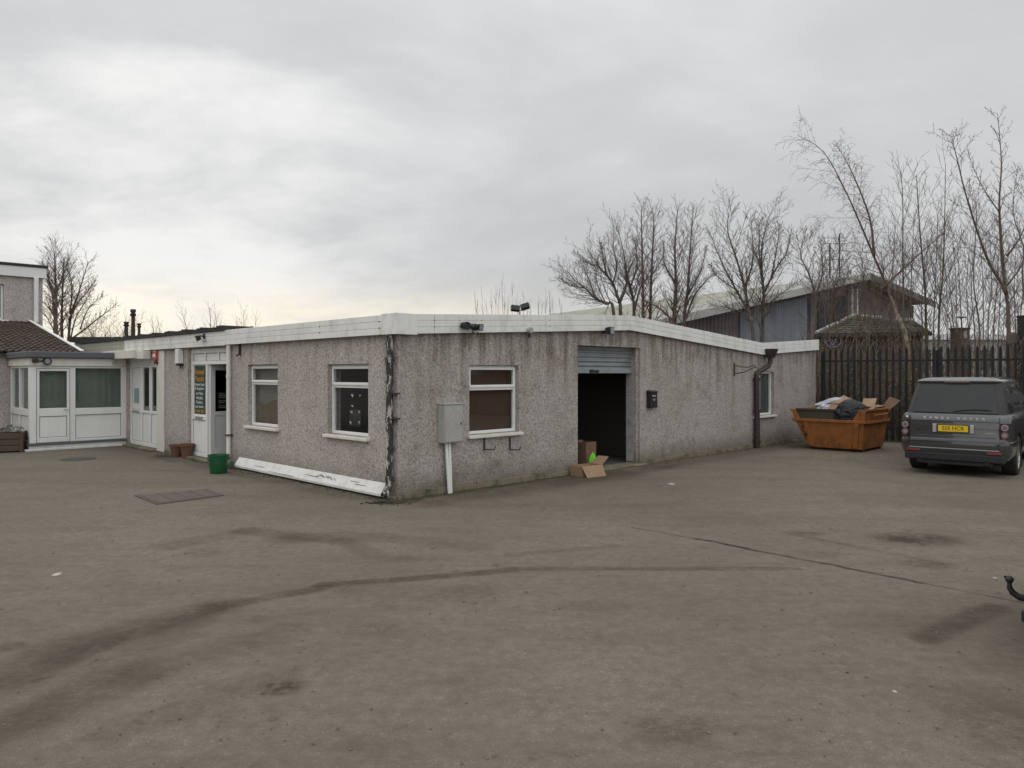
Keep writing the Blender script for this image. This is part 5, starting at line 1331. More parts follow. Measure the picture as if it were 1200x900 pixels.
# left side
prong(0, 38, [(65.5, 420), (65, 391), (65.6, 353), (65, 327), (64, 296)], .15, LIMB, 'large bare tree rising behind the two storey house at the left', 11, 'bark', 0, group='big trees behind the house', forks=[
  ([(65, 372), (61, 365), (57, 347), (50, 327), (47, 300)], .07, .8), ([(65, 350), (59, 325), (55, 310)], .05, -.6), ([(65.6, 345), (70, 320), (72, 300)], .05, 1.)])
prong(0, 39, [(76, 425), (72.5, 392), (72.7, 360), (74, 327), (75, 302)], .11, LIMB, 'many stemmed bare tree spreading to the right of the largest left tree', 14, 'bark', 0, group='big trees behind the house', forks=[
  ([(78, 425), (79, 396), (81, 367), (87, 346), (92, 326), (97, 305)], .09, .6), ([(81, 375), (92, 357), (106, 343), (117, 330)], .06, -.6), ([(80, 400), (96, 386), (111, 372), (128, 356)], .06, .8), ([(82, 368), (88, 335), (84, 312)], .05, -.8), ([(94, 386), (102, 362), (118, 346)], .04, .3), ([(83, 396), (90, 372), (103, 352), (110, 338)], .045, -.3)])
for i, (px, Y, top, P_, lab) in enumerate(((112, 55, 378, BUSHY, 'small bushy bare tree low on the horizon right of the big left tree'), (136, 60, 366, WHIP, 'thin bare tree just left of the tall flue'), (128, 58, 380, BUSHY, 'low bushy bare tree beside the thin one near the flues'),
        (186, 60, 370, WHIP, 'faint thin tree on the horizon right of the flues'), (196, 62, 374, WHIP, 'second faint thin tree on the horizon right of the flues'), (239, 58, 356, WHIP, 'thin pointed tree above the side roof, the taller of a pair'), (250, 59, 358, WHIP, 'thin tree just right of the pointed one above the side roof'),
        (286, 60, 362, WHIP, 'slender tree low over the white fascia above the first window'), (294, 61, 368, WHIP, 'shorter slender tree low over the fascia above the first window'))):
    tree(px, Y, top, P_, lab, .09, (rnd.uniform(-.03, .03), 0), 30+i, stems=2 if P_ is WHIP else 3, spread=.08, group='small trees on the left horizon')
# thin willow wands behind the front fascia
e = empty('willow_clump', gp(600, 33), 0, 'row of thin upright willow wands rising faintly behind the front fascia', 'shrub')
b = MB()
for px, top, ln in ((556, 340, -8), (564, 336, -6), (570, 352, -3), (575, 338, -4), (581, 333, -2), (588, 325, -1), (592, 336, 0), (595, 345, 2), (600, 330, 1), (606, 345, -2), (613, 342, 1), (618, 352, 0), (622, 350, 2), (631, 345, -3), (640, 335, 2), (644, 352, -9), (648, 348, -10), (654, 352, -12), (560, 352, 4), (585, 345, 3), (610, 350, 4), (636, 352, 3), (643, 344, 0), (450, 378, 0)):
    p = gp(px-ln, 33)-gp(600, 33); q = gp(px, 33, zz(top, 33))-gp(600, 33); m = p.lerp(q, .5)+Vector((rnd.uniform(-.1, .1), .2, 0)); yo = Vector((0, rnd.uniform(-.8, .8), 0))
    b.tube([p+yo, m+yo, q+yo], [.013, .009, .004], 3)
    for i in range(5):
        t = rnd.uniform(.5, .9); a = m.lerp(q, t)+yo; b.tube([a, a+Vector((rnd.uniform(-.12, .12), rnd.uniform(-.1, .1), rnd.uniform(.3, .6)))], [.005, .003], 3)
b.build('stems', M['ivy'], e)

# trees in front of the big warehouse
G2 = 'bare trees in front of the warehouse'
W_ = [
 (35, [(722, 400), (719, 366), (710, 356), (697, 349), (685, 337), (674, 329), (664, 316)], .10, LIMB, 'bare tree sweeping low to the left over the roof ridge, leftmost of the warehouse row', [([(697, 349), (690, 325), (680, 305)], .04, .5), ([(710, 356), (700, 335), (696, 318)], .035, -.5), ([(685, 337), (668, 334), (656, 325)], .03, .2)]),
 (36, [(729, 400), (727, 367), (726, 355), (718, 332), (710, 322), (702, 312), (689, 293)], .11, LIMB, 'bare tree with a crooked limb bending left beside the roof ridge', [([(718, 332), (722, 320), (723, 305), (720, 287), (721, 266)], .055, .6), ([(726, 355), (733, 336), (734, 321), (742, 305), (746, 286)], .06, -.6), ([(710, 322), (707, 300), (704, 284)], .035, .3), ([(702, 312), (688, 308), (672, 296)], .03, -.3)]),
 (36.5, [(744, 400), (743, 368), (742, 351), (739, 336), (734, 319), (731, 296), (724, 268)], .10, LIMB, 'forked bare tree just left of the tallest straight stem', [([(743, 366), (749, 343), (754, 332), (768, 317), (776, 305), (783, 290)], .06, .6), ([(739, 336), (746, 310), (742, 282)], .045, -.5)]),
 (34, [(754.5, 400), (753.7, 371), (752.7, 305), (751.4, 240)], .12, FEATHER, 'tallest straight stemmed tree of the group by the roof ridge', []),
 (35, [(761, 400), (762, 371), (763.7, 315), (765.6, 277), (766.5, 250)], .10, FEATHER, 'straight stemmed tree just right of the tallest one', []),
 (33, [(789, 410), (790, 379), (792, 334), (791, 292), (794, 246)], .14, FEATHER, 'thick dark straight tree right of the roof ridge', [([(789, 376), (772, 360), (757, 352)], .045, .4), ([(791, 330), (778, 310), (776, 285)], .04, -.4)]),
 (34, [(801, 410), (802, 377), (806, 339), (808, 305), (810, 277), (812, 248)], .10, FEATHER, 'slim straight tree leaning slightly right of the thick dark one', [([(804, 373), (814, 347), (829, 328), (840, 320)], .05, .4), ([(806, 345), (820, 318), (826, 290)], .04, -.4)]),
 (33, [(884, 430), (883, 401), (877, 361), (871, 331), (862, 300), (853, 272), (854, 249)], .12, LIMB, 'wide vase shaped bare tree, left of the two over the low roof valley', [([(880, 370), (862, 336), (847, 304), (835, 270)], .07, .6), ([(873, 336), (881, 304), (877, 257)], .06, -.5), ([(866, 342), (843, 325), (834, 310)], .035, .4), ([(879, 372), (858, 362), (832, 358)], .035, -.3)]),
 (33.6, [(893, 430), (893, 399), (895, 348), (893, 321), (893, 287), (901, 253)], .12, LIMB, 'wide vase shaped bare tree, right of the two over the low roof valley', [([(896, 342), (911, 314), (925, 294), (931, 272)], .06, .6), ([(894, 331), (888, 293), (888, 262)], .05, -.5), ([(895, 365), (905, 353), (925, 338), (936, 330)], .04, .4), ([(904, 325), (910, 290), (912, 266)], .045, -.2)]),
 (31, [(957, 430), (956, 395), (955, 346), (947, 319), (938, 298), (944, 277)], .08, LIMB, 'slender bare tree before the dark warehouse doors', [([(955, 348), (964, 325), (966, 300), (965, 282)], .04, .4)]),
 (32, [(975, 430), (974, 390), (976, 345), (982, 315), (984, 290)], .06, LIMB, 'thin brushy tree before the warehouse gable', [([(975, 365), (988, 335), (998, 318)], .03, .4)])]
for i, (Y, pts, r, P_, lab, fk) in enumerate(W_):
    prong(0, Y, pts, r, P_, lab, 41+i, 'bark_red' if P_ is FEATHER else 'bark', 0, group=G2, forks=fk, rt=.1)

# birch and young stems behind the fence
prong(1064, 23.5, [(1066, 470), (1064, 405), (1052, 370), (1037, 330), (1024, 300), (1008, 262), (990, 222), (965, 178), (934, 158)], .075, BIRCH, 'leaning birch with pale peeling trunk and drooping fine twigs', 71, 'bark_birch', .3, rt=.06, name='birch_tree', group='trees behind the palisade fence',
      forks=(((1037, 330), (1050, 270), (1032, 220)), ((1034, 325), (1070, 300), (1100, 268), (1120, 240)), ((1008, 262), (1006, 220), (985, 175))) and [([(1024, 300), (1022, 255), (1004, 200), (988, 165)], .05, .6), ([(1034, 338), (1060, 312), (1085, 288), (1105, 270)], .04, -.5)])
G3 = 'young trees behind the palisade fence'
stems = [
 ([(1060, 440), (1059, 380), (1058, 300), (1058, 240), (1056, 200)], .07, WHIP, 'tall thin whip stem right of the birch trunk'),
 ([(1085, 450), (1085, 390), (1084, 340), (1078, 270), (1074, 205)], .10, STRAIGHT, 'grey brown forked stem between the birch and the yellowish trunks'),
 ([(1101, 450), (1100, 380), (1105, 320), (1107, 260), (1108, 192)], .08, WHIP, 'yellowish ivy streaked stem standing behind the fence'),
 ([(1126, 450), (1127, 390), (1124, 330), (1122, 280)], .05, WHIP, 'thin dark stem beside the dark cabinet'),
 ([(1146, 450), (1148, 390), (1141, 330), (1144, 260), (1143, 230)], .06, STRAIGHT, 'slim upright tree between the dark cabinet and the thick right trunk'),
 ([(1158, 450), (1158, 380), (1162, 330), (1160, 270)], .05, WHIP, 'thin dark upright stem just left of the thick right trunk'),
 ([(1112, 450), (1116, 390), (1098, 340), (1090, 300)], .045, WHIP, 'thin stem leaning left behind the fence right of the ivy stem'),
 ([(1138, 450), (1134, 390), (1150, 345), (1166, 300)], .045, WHIP, 'thin stem leaning right behind the fence'),
 ([(1020, 450), (1018, 380), (1012, 330), (1010, 290)], .05, WHIP, 'thin stem left of the birch before the mossy roof'),
 ([(1040, 450), (1042, 390), (1046, 320), (1049, 285)], .05, STRAIGHT, 'slim tree crossing behind the leaning birch'),
 ([(1200, 450), (1203, 380), (1198, 320), (1206, 250), (1204, 215)], .07, STRAIGHT, 'brushy tree at the right edge of the view'),
 ([(1222, 450), (1224, 380), (1218, 320), (1215, 240)], .08, STRAIGHT, 'tree just outside the right edge of the view'),
 ([(975, 450), (973, 400), (970, 340), (968, 300)], .05, WHIP, 'thin stem beside the end of the white fascia'),
]
for i, (pts, r, P_, lab) in enumerate(stems):
    prong(0, 24.+(i*1.37) % 5, pts, r*.62, P_, lab, 80+i, ('ivy' if i in (1, 2) else 'bark'), .4, group=G3)
rr_ = random.Random(17)
words = ['thin', 'slender', 'wispy', 'spindly']
for i, (x, top, side_) in enumerate(((1033, 300, 'left of the leaning birch base'), (1046, 262, 'close beside the leaning birch base'), (1067, 250, 'just right of the leaning birch base'), (1079, 300, 'between the birch and the forked grey brown stem'), (1093, 235, 'right of the forked grey brown stem'), (1116, 300, 'over the left side of the dark cabinet'), (1121, 255, 'over the middle of the dark cabinet'),
        (1133, 265, 'at the right side of the dark cabinet'), (1153, 255, 'midway from the dark cabinet to the thick right trunk'), (1165, 290, 'a little left of the thick right trunk'), (1171, 262, 'against the left side of the thick right trunk'), (1190, 270, 'against the right side of the thick right trunk'), (1195, 235, 'above the steel gate post'), (1026, 320, 'left of the birch over the mossy roof'), (1010, 330, 'over the peak of the mossy roof'), (990, 335, 'above the oval sign'), (966, 318, 'left of the oval sign behind the end of the fascia'), (982, 300, 'just right of the oval sign'), (1003, 305, 'at the peak of the mossy roof'), (1016, 290, 'half way down the mossy roof'), (1054, 300, 'behind the pale part of the birch trunk'), (1088, 285, 'against the forked grey brown stem'), (1100, 262, 'against the yellowish ivy stem'), (1108, 310, 'just left of the dark cabinet'), (1143, 300, 'a hand right of the dark cabinet'))):
    x2 = x+rr_.uniform(-9, 9)
    prong(0, rr_.uniform(24, 30), [(x, 450), (x+rr_.uniform(-2, 2), 395), ((x+x2)/2+rr_.uniform(-3, 3), (395+top)/2), (x2, top)], rr_.uniform(.022, .036), WHIP, f'{words[i % 4]} bare sapling standing {side_}', 130+i, 'bark_red' if i % 2 else 'bark', .4, group=G3)
prong(0, 22.5, [(1184, 450), (1182, 400), (1179, 345), (1160, 310), (1145, 270), (1131, 225), (1121, 184), (1115, 160)], .07, SPUR, 'large trunk at the right forking into long curved upright limbs', 99, 'bark_red', .4, rt=.09, group=G3,
      forks=[([(1179, 345), (1175, 300), (1172, 240), (1175, 190), (1171, 132)], .06, .1), ([(1180, 335), (1200, 300), (1186, 250), (1190, 200)], .03, -.1), ([(1172, 250), (1150, 215), (1136, 178)], .022, .1), ([(1180, 300), (1200, 270), (1222, 200)], .035, .1)])

# bramble and scrub behind the fence: one tangled mass
b = MB(); r_ = random.Random(5)
for i in range(4200):
    t = r_.uniform(-1.5, 19); n = .4+abs(r_.gauss(0, 1.7)); p = FW(t, n, bz(t, n))
    h = r_.uniform(.5, 2.0)*(1.3 if n > 1 else .9); d = Vector((r_.gauss(0, .5), r_.gauss(0, .5), h)); m = p+d*.6+Vector((0, 0, h*.15)); q = p+d*1.1+Vector((r_.gauss(0, .3), r_.gauss(0, .3), -.1))
    b.tube([p, m, q], [.009, .006, .003], 3, caps=False)
for i in range(14000):
    t = r_.uniform(-1.5, 19); n = .35+abs(r_.gauss(0, 1.3)); z = bz(t, n)+r_.random()**1.4*1.7; p = FW(t, n, z); s = r_.uniform(.02, .05)
    a = Vector((r_.gauss(0, 1), r_.gauss(0, 1), r_.gauss(0, 1))).normalized(); c_ = a.orthogonal().normalized()*s*.6
    b.add([p-c_, p+a*s, p+c_, p-a*s], [(0,1,2,3)])
tag(b.build('bramble_scrub', dirty('scrub_brown', (.13, .10, .07), .95, scale=1.5, amt=.7, dirt=(.05, .04, .03))), 'tangled brown bramble scrub behind the palisade fence', 'scrub', kind='stuff')
b = MB()
for i in range(60):
    t = r_.uniform(0, 8); n = .5+r_.random()*1.5; z = bz(t, n)+r_.uniform(.02, 1.0); p = FW(t, n, z); s = r_.uniform(.015, .05)
    b.obox(p, (s*1.6, s*.2, s), (r_.random()*3, r_.random()*3, r_.random()*3))
tag(b.build('litter', M['plain_white']), 'scraps of white litter caught in the scrub behind the fence', 'litter', kind='stuff')

b = MB()
for i in range(1500):
    Y = 2.6+13*r_.random()**1.5; X = r_.uniform(-.75, .75)*Y; s = r_.choice((.003, .004, .005, .006, .009))*r_.uniform(.8, 1.3)
    if ((Vector((X, Y))-C0).dot(U) > -.3 and (Vector((X, Y))-C0).dot(V) > -.3): continue
    b.obox((X, Y, gz(X, Y)+s*.35), (s*1.4, s, s*.8), (r_.random()*3, r_.random()*3, r_.random()*3))
tag(b.build('grit', dirty('grit_stone', (.20, .175, .15), .9, scale=.7, amt=.9, dirt=(.04, .035, .03))), 'loose grit and small stones strewn over the yard', 'grit', kind='stuff')
b = MB()
for i in range(160):
    Y = 3+11*r_.random(); X = r_.uniform(-.72, .72)*Y
    if ((Vector((X, Y))-C0).dot(U) > -.3 and (Vector((X, Y))-C0).dot(V) > -.3): continue
    a = r_.random()*6.28; s = r_.uniform(.01, .022); d = Vector((math.cos(a), math.sin(a), r_.uniform(-.1, .1)))*s; w_ = Vector((-d.y, d.x, 0))*.45; p = Vector((X, Y, gz(X, Y)+.006))
    b.add([p-d, p+w_+Vector((0, 0, .005)), p+d, p-w_+Vector((0, 0, .003))], [(0,1,2,3)])
tag(b.build('fallen_leaves', M['deadleaf']), 'tiny dead leaves blown across the yard', 'leaves', kind='stuff')

# ------------------------------------------------------------------ warehouse behind
Ya = 50.; A0 = gp(999, Ya); za = zz(322.5, Ya)
g = Vector((-.867, -.498, 0)).normalized(); rd = Vector((-g.y*-1, g.x*-1, 0)); rd = Vector((-.498, .867, 0)).normalized()
wh = empty('warehouse', (A0.x, A0.y, 0), math.atan2(g.y, g.x), 'big pale roofed industrial warehouse with blue grey cladding behind the bare trees', 'warehouse')
# local x = along the gable to the left, local y = g rotated +90
gy = Vector((-g.y, g.x, 0)); sgn_ = 1 if gy.dot(rd) > 0 else -1
LN = 37*sgn_; SL = .207; HWd = 21
def wy(v): return v*sgn_
def ybx(m, x0, x1, a, b_, z0, z1): m.box(x0, x1, min(wy(a), wy(b_)), max(wy(a), wy(b_)), z0, z1)
def tg(px): 
    return hit(px, Vector((A0.x, A0.y)), Vector((g.x, g.y)))
b = MB()
zw = za-.35
HR = 7.4
b.prism([(-HR+.5, 0, 0), (HWd-.5, 0, 0), (HWd-.5, 0, zw-SL*(HWd-.5)), (0, 0, zw), (-HR+.5, 0, zw-SL*(HR-.5))], (0, wy(.3), 0))
ybx(b, HWd-.8, HWd-.5, .31, 37, 0, zw-SL*HWd); ybx(b, -HR+.5, -HR+.8, .31, 37, 0, zw-SL*HR)
k = NT('brown_cladding'); v = k.co(); x_, y_, z_ = k.sep(v); rib = k.math('SINE', k.math('MULTIPLY', x_, 21)); k.bump(rib, .8, .04)
M['clad_brown'] = k.fin(k.mix(k.mr(k.noise(v, .8, 5), .35, .65), (.125, .108, .104), (.185, .165, .160)), .8)
b.build('wall', M['clad_brown'], wh)
def clad(name, a, b_): 
    k = NT(name); v = k.co(); x_, y_, z_ = k.sep(v); rib = k.math('SINE', k.math('MULTIPLY', x_, 26)); k.bump(rib, .7, .04)
    return k.fin(k.mix(k.mr(k.noise(k.mp(v, sc=(1, 1, .3)), 1.5, 5), .35, .65), a, b_), .65)
M['clad_blue'] = clad('blue_grey_cladding', (.15, .165, .19), (.21, .225, .25))
t0, t1 = tg(944), tg(866)
b = MB(); b.prism([(t0, 0, 2), (t1, 0, 2), (t1, 0, zw-SL*t1-.35), (t0, 0, zw-SL*t0-.35)], (0, wy(-.12), 0)); b.build('cladding_panel', M['clad_blue'], wh)
M['navy'] = dirty('dark_opening', (.022, .024, .035), .7, amt=.3)
for a_, c_, zt2 in ((949, 944.6, .5), (974, 958, .9), (990, 976, .9)):
    b = MB(); ta, tb_ = tg(a_), tg(c_); b.prism([(ta, 0, 1), (tb_, 0, 1), (tb_, 0, zw-SL*tb_-zt2), (ta, 0, zw-SL*ta-zt2)], (0, wy(-.08), 0)); b.build('door', M['navy'], wh)  # flat dark sheets paint the shade of the gap and open bays
b = MB(); ta = tg(994.5); b.box(ta-.12, ta+.12, min(wy(-.3), wy(-.02)), max(wy(-.3), wy(-.02)), 0, zw-.5); b.build('pillar', M['cab'], wh)
b = MB(); ta = tg(1000); b.box(ta-.06, ta+.06, min(wy(-.32), wy(-.2)), max(wy(-.32), wy(-.2)), 0, zw-.6); b.build('downpipe', M['plain_white'], wh)
b = MB(); ta = tg(1020); b.box(ta-.5, ta+.5, min(wy(-.06), wy(-.01)), max(wy(-.06), wy(-.01)), 3.9, 5.4); b.build('window', M['navy'], wh)
for s in (1, -1):
    b = MB(); HWd = 21 if s > 0 else 7.4
    b.prism([(0, wy(-1.2), za), (s*HWd, wy(-1.2), za-SL*HWd), (s*HWd, wy(-1.2), za-SL*HWd-.12), (0, wy(-1.2), za-.12)], (0, wy(38.5), 0))
    k = NT('weathered_roof_sheet'); v = k.co(); x_, y_, z_ = k.sep(v); k.bump(k.math('SINE', k.math('MULTIPLY', y_, 24)), .5, .04)
    c = k.mix(k.mr(k.noise(v, .5, 7, .7), .38, .62), (.25, .255, .19), (.36, .355, .31)); c = k.mix(k.mr(k.math('ABSOLUTE', y_), 3.5, 4.5, 1, 0), c, (.33, .325, .31))
    c = k.mix(k.mr(k.noise(k.mp(v, sc=(.25, 3, 1)), 1.4, 6), .5, .7, 0, .5), c, (.14, .14, .09))
    b.build('roof', k.fin(c, .85), wh)
    b = MB(); b.prism([(0, wy(-1.22), za+.02), (s*HWd, wy(-1.22), za-SL*HWd+.02), (s*HWd, wy(-1.22), za-SL*HWd-.42), (0, wy(-1.22), za-.42)], (0, wy(-.08), 0)); b.build('verge_board', M['cab'] if s > 0 else M['clad_brown'], wh)
# aerial mast on the warehouse ridge
e = empty('aerial_mast', (A0.x+rd.x*1.5+.2, A0.y+rd.y*1.5, za-.35), 0, 'thin two pole aerial mast with cross bars on the warehouse ridge', 'aerial')
b = MB(); b.tube([(-.42, 0, -.1), (-.42, 0, 2.7)], .05, 6); b.build('pole', M['dark_metal'], e)
b = MB(); b.tube([(.25, 0, -.25), (.25, 0, 3.4)], .045, 6); b.build('pole', M['dark_metal'], e)
b = MB()
for z in (.9, 1.6, 2.2, 2.7, 3.1): b.tube([(-.75, 0, z), (.75, 0, z)], .02, 4)
b.each('cross_bar', M['dark_metal'], e)

# small brick building with mossy hipped roof behind the fence
Yb = 29.; bp = gp(961, Yb); RB = R(-20); bx_ = Vector((math.cos(RB), math.sin(RB), 0)); by_ = Vector((-math.sin(RB), math.cos(RB), 0))
x1 = hit(1084, Vector((bp.x, bp.y)), Vector((bx_.x, bx_.y)))
e = empty('brick_outhouse', (bp.x, bp.y, 0), RB, 'small dark building with mossy hipped roof and pale ridge tiles behind the fence', 'outbuilding')
k = NT('dark_brick'); v = k.co(); br = k.node('ShaderNodeTexBrick'); k.put(br.inputs['Vector'], k.mp(v, rot=(R(90), 0, 0))); br.inputs['Scale'].default_value = 4.4; br.inputs['Color1'].default_value = (.10, .06, .05, 1); br.inputs['Color2'].default_value = (.07, .05, .045, 1); br.inputs['Mortar'].default_value = (.10, .09, .08, 1)
M['brick'] = k.fin(br.outputs[0], .9)
ze = zz(391.5, Yb); BD = 4.0
b = MB(); b.box(.1, x1-.1, .1, .3, 0, ze); b.box(.1, .3, .301, BD-.1, 0, ze); b.box(x1-.3, x1-.1, .301, BD-.1, 0, ze); b.box(.301, x1-.301, BD-.3, BD-.1, 0, ze); b.build('wall', M['brick'], e)
rp_ = bp+by_*(BD/2); r2 = Vector((rp_.x, rp_.y)); d2_ = Vector((bx_.x, bx_.y))
xa, xb = hit(1000, r2, d2_), hit(1072, r2, d2_)
zr2, zb2 = zz(371, (r2+d2_*xa).y), zz(377, (r2+d2_*xb).y)
eav = [(-.15, -.2, ze), (x1+.2, -.2, ze-.04), (x1+.2, BD+.2, ze-.04), (-.15, BD+.2, ze)]; rdg = [(xa, BD/2, zr2), (xb, BD/2, zb2)]
b = MB(); b.add(eav+rdg, [(0, 1, 5, 4), (2, 3, 4, 5), (3, 0, 4), (1, 2, 5), (3, 2, 1, 0)])
# courses of slates lapped up the two slopes that show
for (p0, p1, p2, p3) in (((eav[0]), (eav[1]), (rdg[1]), (rdg[0])),):
    p0, p1, p2, p3 = map(Vector, (p0, p1, p2, p3)); nrm = (p1-p0).cross(p3-p0).normalized()
    for r_i in range(9):
        a0, a1 = p0.lerp(p3, r_i/9), p1.lerp(p2, r_i/9); c0, c1 = p0.lerp(p3, (r_i+1.05)/9), p1.lerp(p2, (r_i+1.05)/9)
        nn_ = max(3, int((a1-a0).length/.32))
        for q in range(nn_):
            j1 = nrm*rnd.uniform(.035, .065); s0_, s1_ = q/nn_+.004, (q+1)/nn_-.004
            b.add([a0.lerp(a1, s0_)+j1, a0.lerp(a1, s1_)+j1, c0.lerp(c1, s1_)+nrm*.012, c0.lerp(c1, s0_)+nrm*.012, a0.lerp(a1, s0_), a0.lerp(a1, s1_)], [(0, 1, 2, 3), (4, 5, 1, 0)])
k = NT('mossy_slate'); v = k.co(); nn = k.noise(v, 2.6, 9, .8); k.bump(k.noise(v, 9, 5), .9, .06)
b.build('roof', k.fin(k.ramp(nn, (.36, (.05, .045, .038)), (.47, (.11, .105, .085)), (.56, (.085, .09, .055)), (.68, (.17, .16, .13))), .95), e)
b = MB()
def tiles(a, c_, n):
    a, c_ = Vector(a), Vector(c_)
    for i in range(n):
        if rnd.random() < .12: continue
        p = a.lerp(c_, i/n); q = a.lerp(c_, (i+.8)/n); b.tube([p+Vector((0, -.03, .05)), q+Vector((0, -.03, .05+rnd.uniform(-.02, .02)))], .07, 6)
tiles(eav[0], rdg[0], 12); tiles(rdg[0], rdg[1], 10); b.build('ridge_tiles', dirty('ridge_tile_pale', (.40, .385, .35), .85, amt=.8, scale=6, dirt=(.12, .11, .09)), e)
b = MB(); b.box(-.15, x1+.2, -.24, -.205, ze-.14, ze+.02); b.build('gutter', M['brown_pipe'], e)
b = MB(); wx = x1*.42; b.box(wx-.8, wx+.9, .06, .098, 1.6, ze-.35); b.build('window', M['navy'], e)
# oval sign on it
t_ = hit(976, Vector((bp.x, bp.y)), Vector((bx_.x, bx_.y))); po = bp+bx_*t_+by_*.095; so = empty('oval_sign', (po.x, po.y, zz(400, po.y)), RB, 'dark oval sign with pale purple outline and swirl lettering on the outhouse', 'sign')
b = MB(); ow, oh = 9.3/F*Yb, 7.2/F*Yb; n = 32
b.prism([(ow*math.cos(6.2832*i/n), -.02, oh*math.sin(6.2832*i/n)) for i in range(n)], (0, -.03, 0)); b.build('board', M['navy'], so)
M['lilac'] = dirty('lilac_outline', (.62, .60, .78), .5, amt=.1)
b = MB(); b.tube([(ow*.93*math.cos(6.2832*i/n), -.06, oh*.93*math.sin(6.2832*i/n)) for i in range(n+1)], .014, 5); b.tube([(-.18+.06*math.sin(t*2.2), -.06, .13-.26*t/3) for t in [3*i/16 for i in range(17)]], .018, 5)
b.tube([(-.10+.04*t, -.06, -.10+.06*math.sin(t*2)) for t in [.5*i for i in range(10)]], .012, 5); b.tube([(-.02, -.06, .05), (.14, -.06, .07), (.15, -.06, -.02), (-.01, -.06, -.03), (-.02, -.06, .05)], .014, 5); b.build('lettering', M['lilac'], so)

# dark cabinet on a post, brown housing and dark post at the right
Yc = 26.; p = gp(1125, Yc); e = empty('signal_cabinet', (p.x, p.y, .5), 0, 'dark upright cabinet with a small cross topped aerial behind the fence', 'cabinet')
zt3 = zz(386, Yc)-.5; b = MB(); b.box(-.24, .24, -.18, .18, 0, zt3); b.box(-.27, .27, -.21, .21, zt3+.001, zt3+.05); b.build('housing', dirty('cabinet_brown_black', (.05, .038, .035), .6, amt=.3), e, bevel=.01)
b = MB(); b.box(.02, .12, -.195, -.181, zt3-.32, zt3-.06); b.build('label_plate', M['cab'], e)
b = MB(); b.tube([(.05, 0, zt3), (.05, 0, zz(372, Yc)-.5)], .02, 6); b.box(-.12, .22, -.02, .02, zz(372.6, Yc)-.5, zz(371, Yc)-.5); b.build('aerial', M['dark_metal'], e)
p = gp(1186.5, 20.2); e = empty('brick_pier', (p.x, p.y, .1), 0, 'brown round topped masonry pier behind the fence beneath the large right trunk', 'pier')
zt3 = zz(389, 20.2)-.1; b = MB(); lathe(b, [(.15, 0), (.15, zt3*.95), (.12, zt3*.985), (.01, zt3)], 16); b.build('pier_shaft', dirty('pier_brown', (.10, .075, .065), .9, amt=.5), e, smooth='auto')
b = MB(); lathe(b, [(.165, zt3*.86), (.165, zt3*.89), (.145, zt3*.9), (.14, zt3*.86)], 16); b.build('collar', M['brown_pipe'], e)
p = gp(1200.5, 20.0); b = MB(); b.box(-.13, .13, -.1, .1, 0, zz(372, 20)); b.box(-.15, .15, -.12, .12, zz(372, 20)+.001, zz(371, 20)+.03); o = b.build('gate_post', M['pale'], None, bevel=.01); o.location = (p.x, p.y, 0); tag(o, 'dark steel gate post taller than the fence at the right edge', 'post')

# pale distant building beyond the fence
Yd = 75.; pa, pb = gp(1050, Yd), gp(1330, Yd); e = empty('distant_shed', (pa.x, pa.y, 0), R(3), 'long pale grey industrial shed far beyond the fence on the right', 'warehouse')
L = pb.x-pa.x; zt4 = zz(391, Yd)
b = MB(); b.box(0, L, 0, 20, 0, zt4-.6); b.build('wall', dirty('pale_shed_wall', (.24, .25, .26), .7, scale=.6, amt=.3, dirt=(.18, .19, .2)), e)
b = MB(); b.loft([[(-.3, -.3, zt4-.599), (-.3, 20.3, zt4-.599), (-.3, 10, zt4+.5)], [(L+.3, -.3, zt4-.599), (L+.3, 20.3, zt4-.599), (L+.3, 10, zt4+.5)]]); b.build('roof', dirty('pale_shed_roof', (.30, .31, .32), .7, scale=.8, amt=.3), e)
for i in range(7):
    b = MB(); b.box(2+i*3.3, 3.6+i*3.3, -.06, -.01, 2.2, zt4-1.6); b.build('window', M['navy'], e)

# unseen brick house added left of the yard so that the side windows have something to mirror
hr = empty('brick_house', W(-16, 6.), RZ+R(90), 'tan brick house standing left of the yard outside the photograph', 'house')
k = NT('tan_brick'); v = k.co(); br = k.node('ShaderNodeTexBrick'); k.put(br.inputs['Vector'], k.mp(v, rot=(R(90), 0, 0))); br.inputs['Scale'].default_value = 4.4; br.inputs['Color1'].default_value = (.30, .19, .12, 1); br.inputs['Color2'].default_value = (.24, .15, .10, 1); br.inputs['Mortar'].default_value = (.3, .28, .25, 1)
tb_ = k.fin(br.outputs[0], .9)
b = MB(); wall(b, (-7, 0), (1, 0), (0, 1), 14, [(0, 5.2), (14, 5.2)], [(1.5, 2.9, 1, 2.2), (6, 7.4, 1, 2.2), (10.5, 11.9, 1, 2.2), (1.5, 2.9, 3.4, 4.5), (10.5, 11.9, 3.4, 4.5)], .25); b.box(-7, 7, .26, 7, 0, 5.1); b.build('wall', tb_, hr)
b = MB(); b.loft([[(-7.3, -.4, 5.1), (-7.3, 7.4, 5.1), (-7.3, 3.5, 7.6)], [(7.3, -.4, 5.1), (7.3, 7.4, 5.1), (7.3, 3.5, 7.6)]]); b.build('roof', M['tile'], hr)
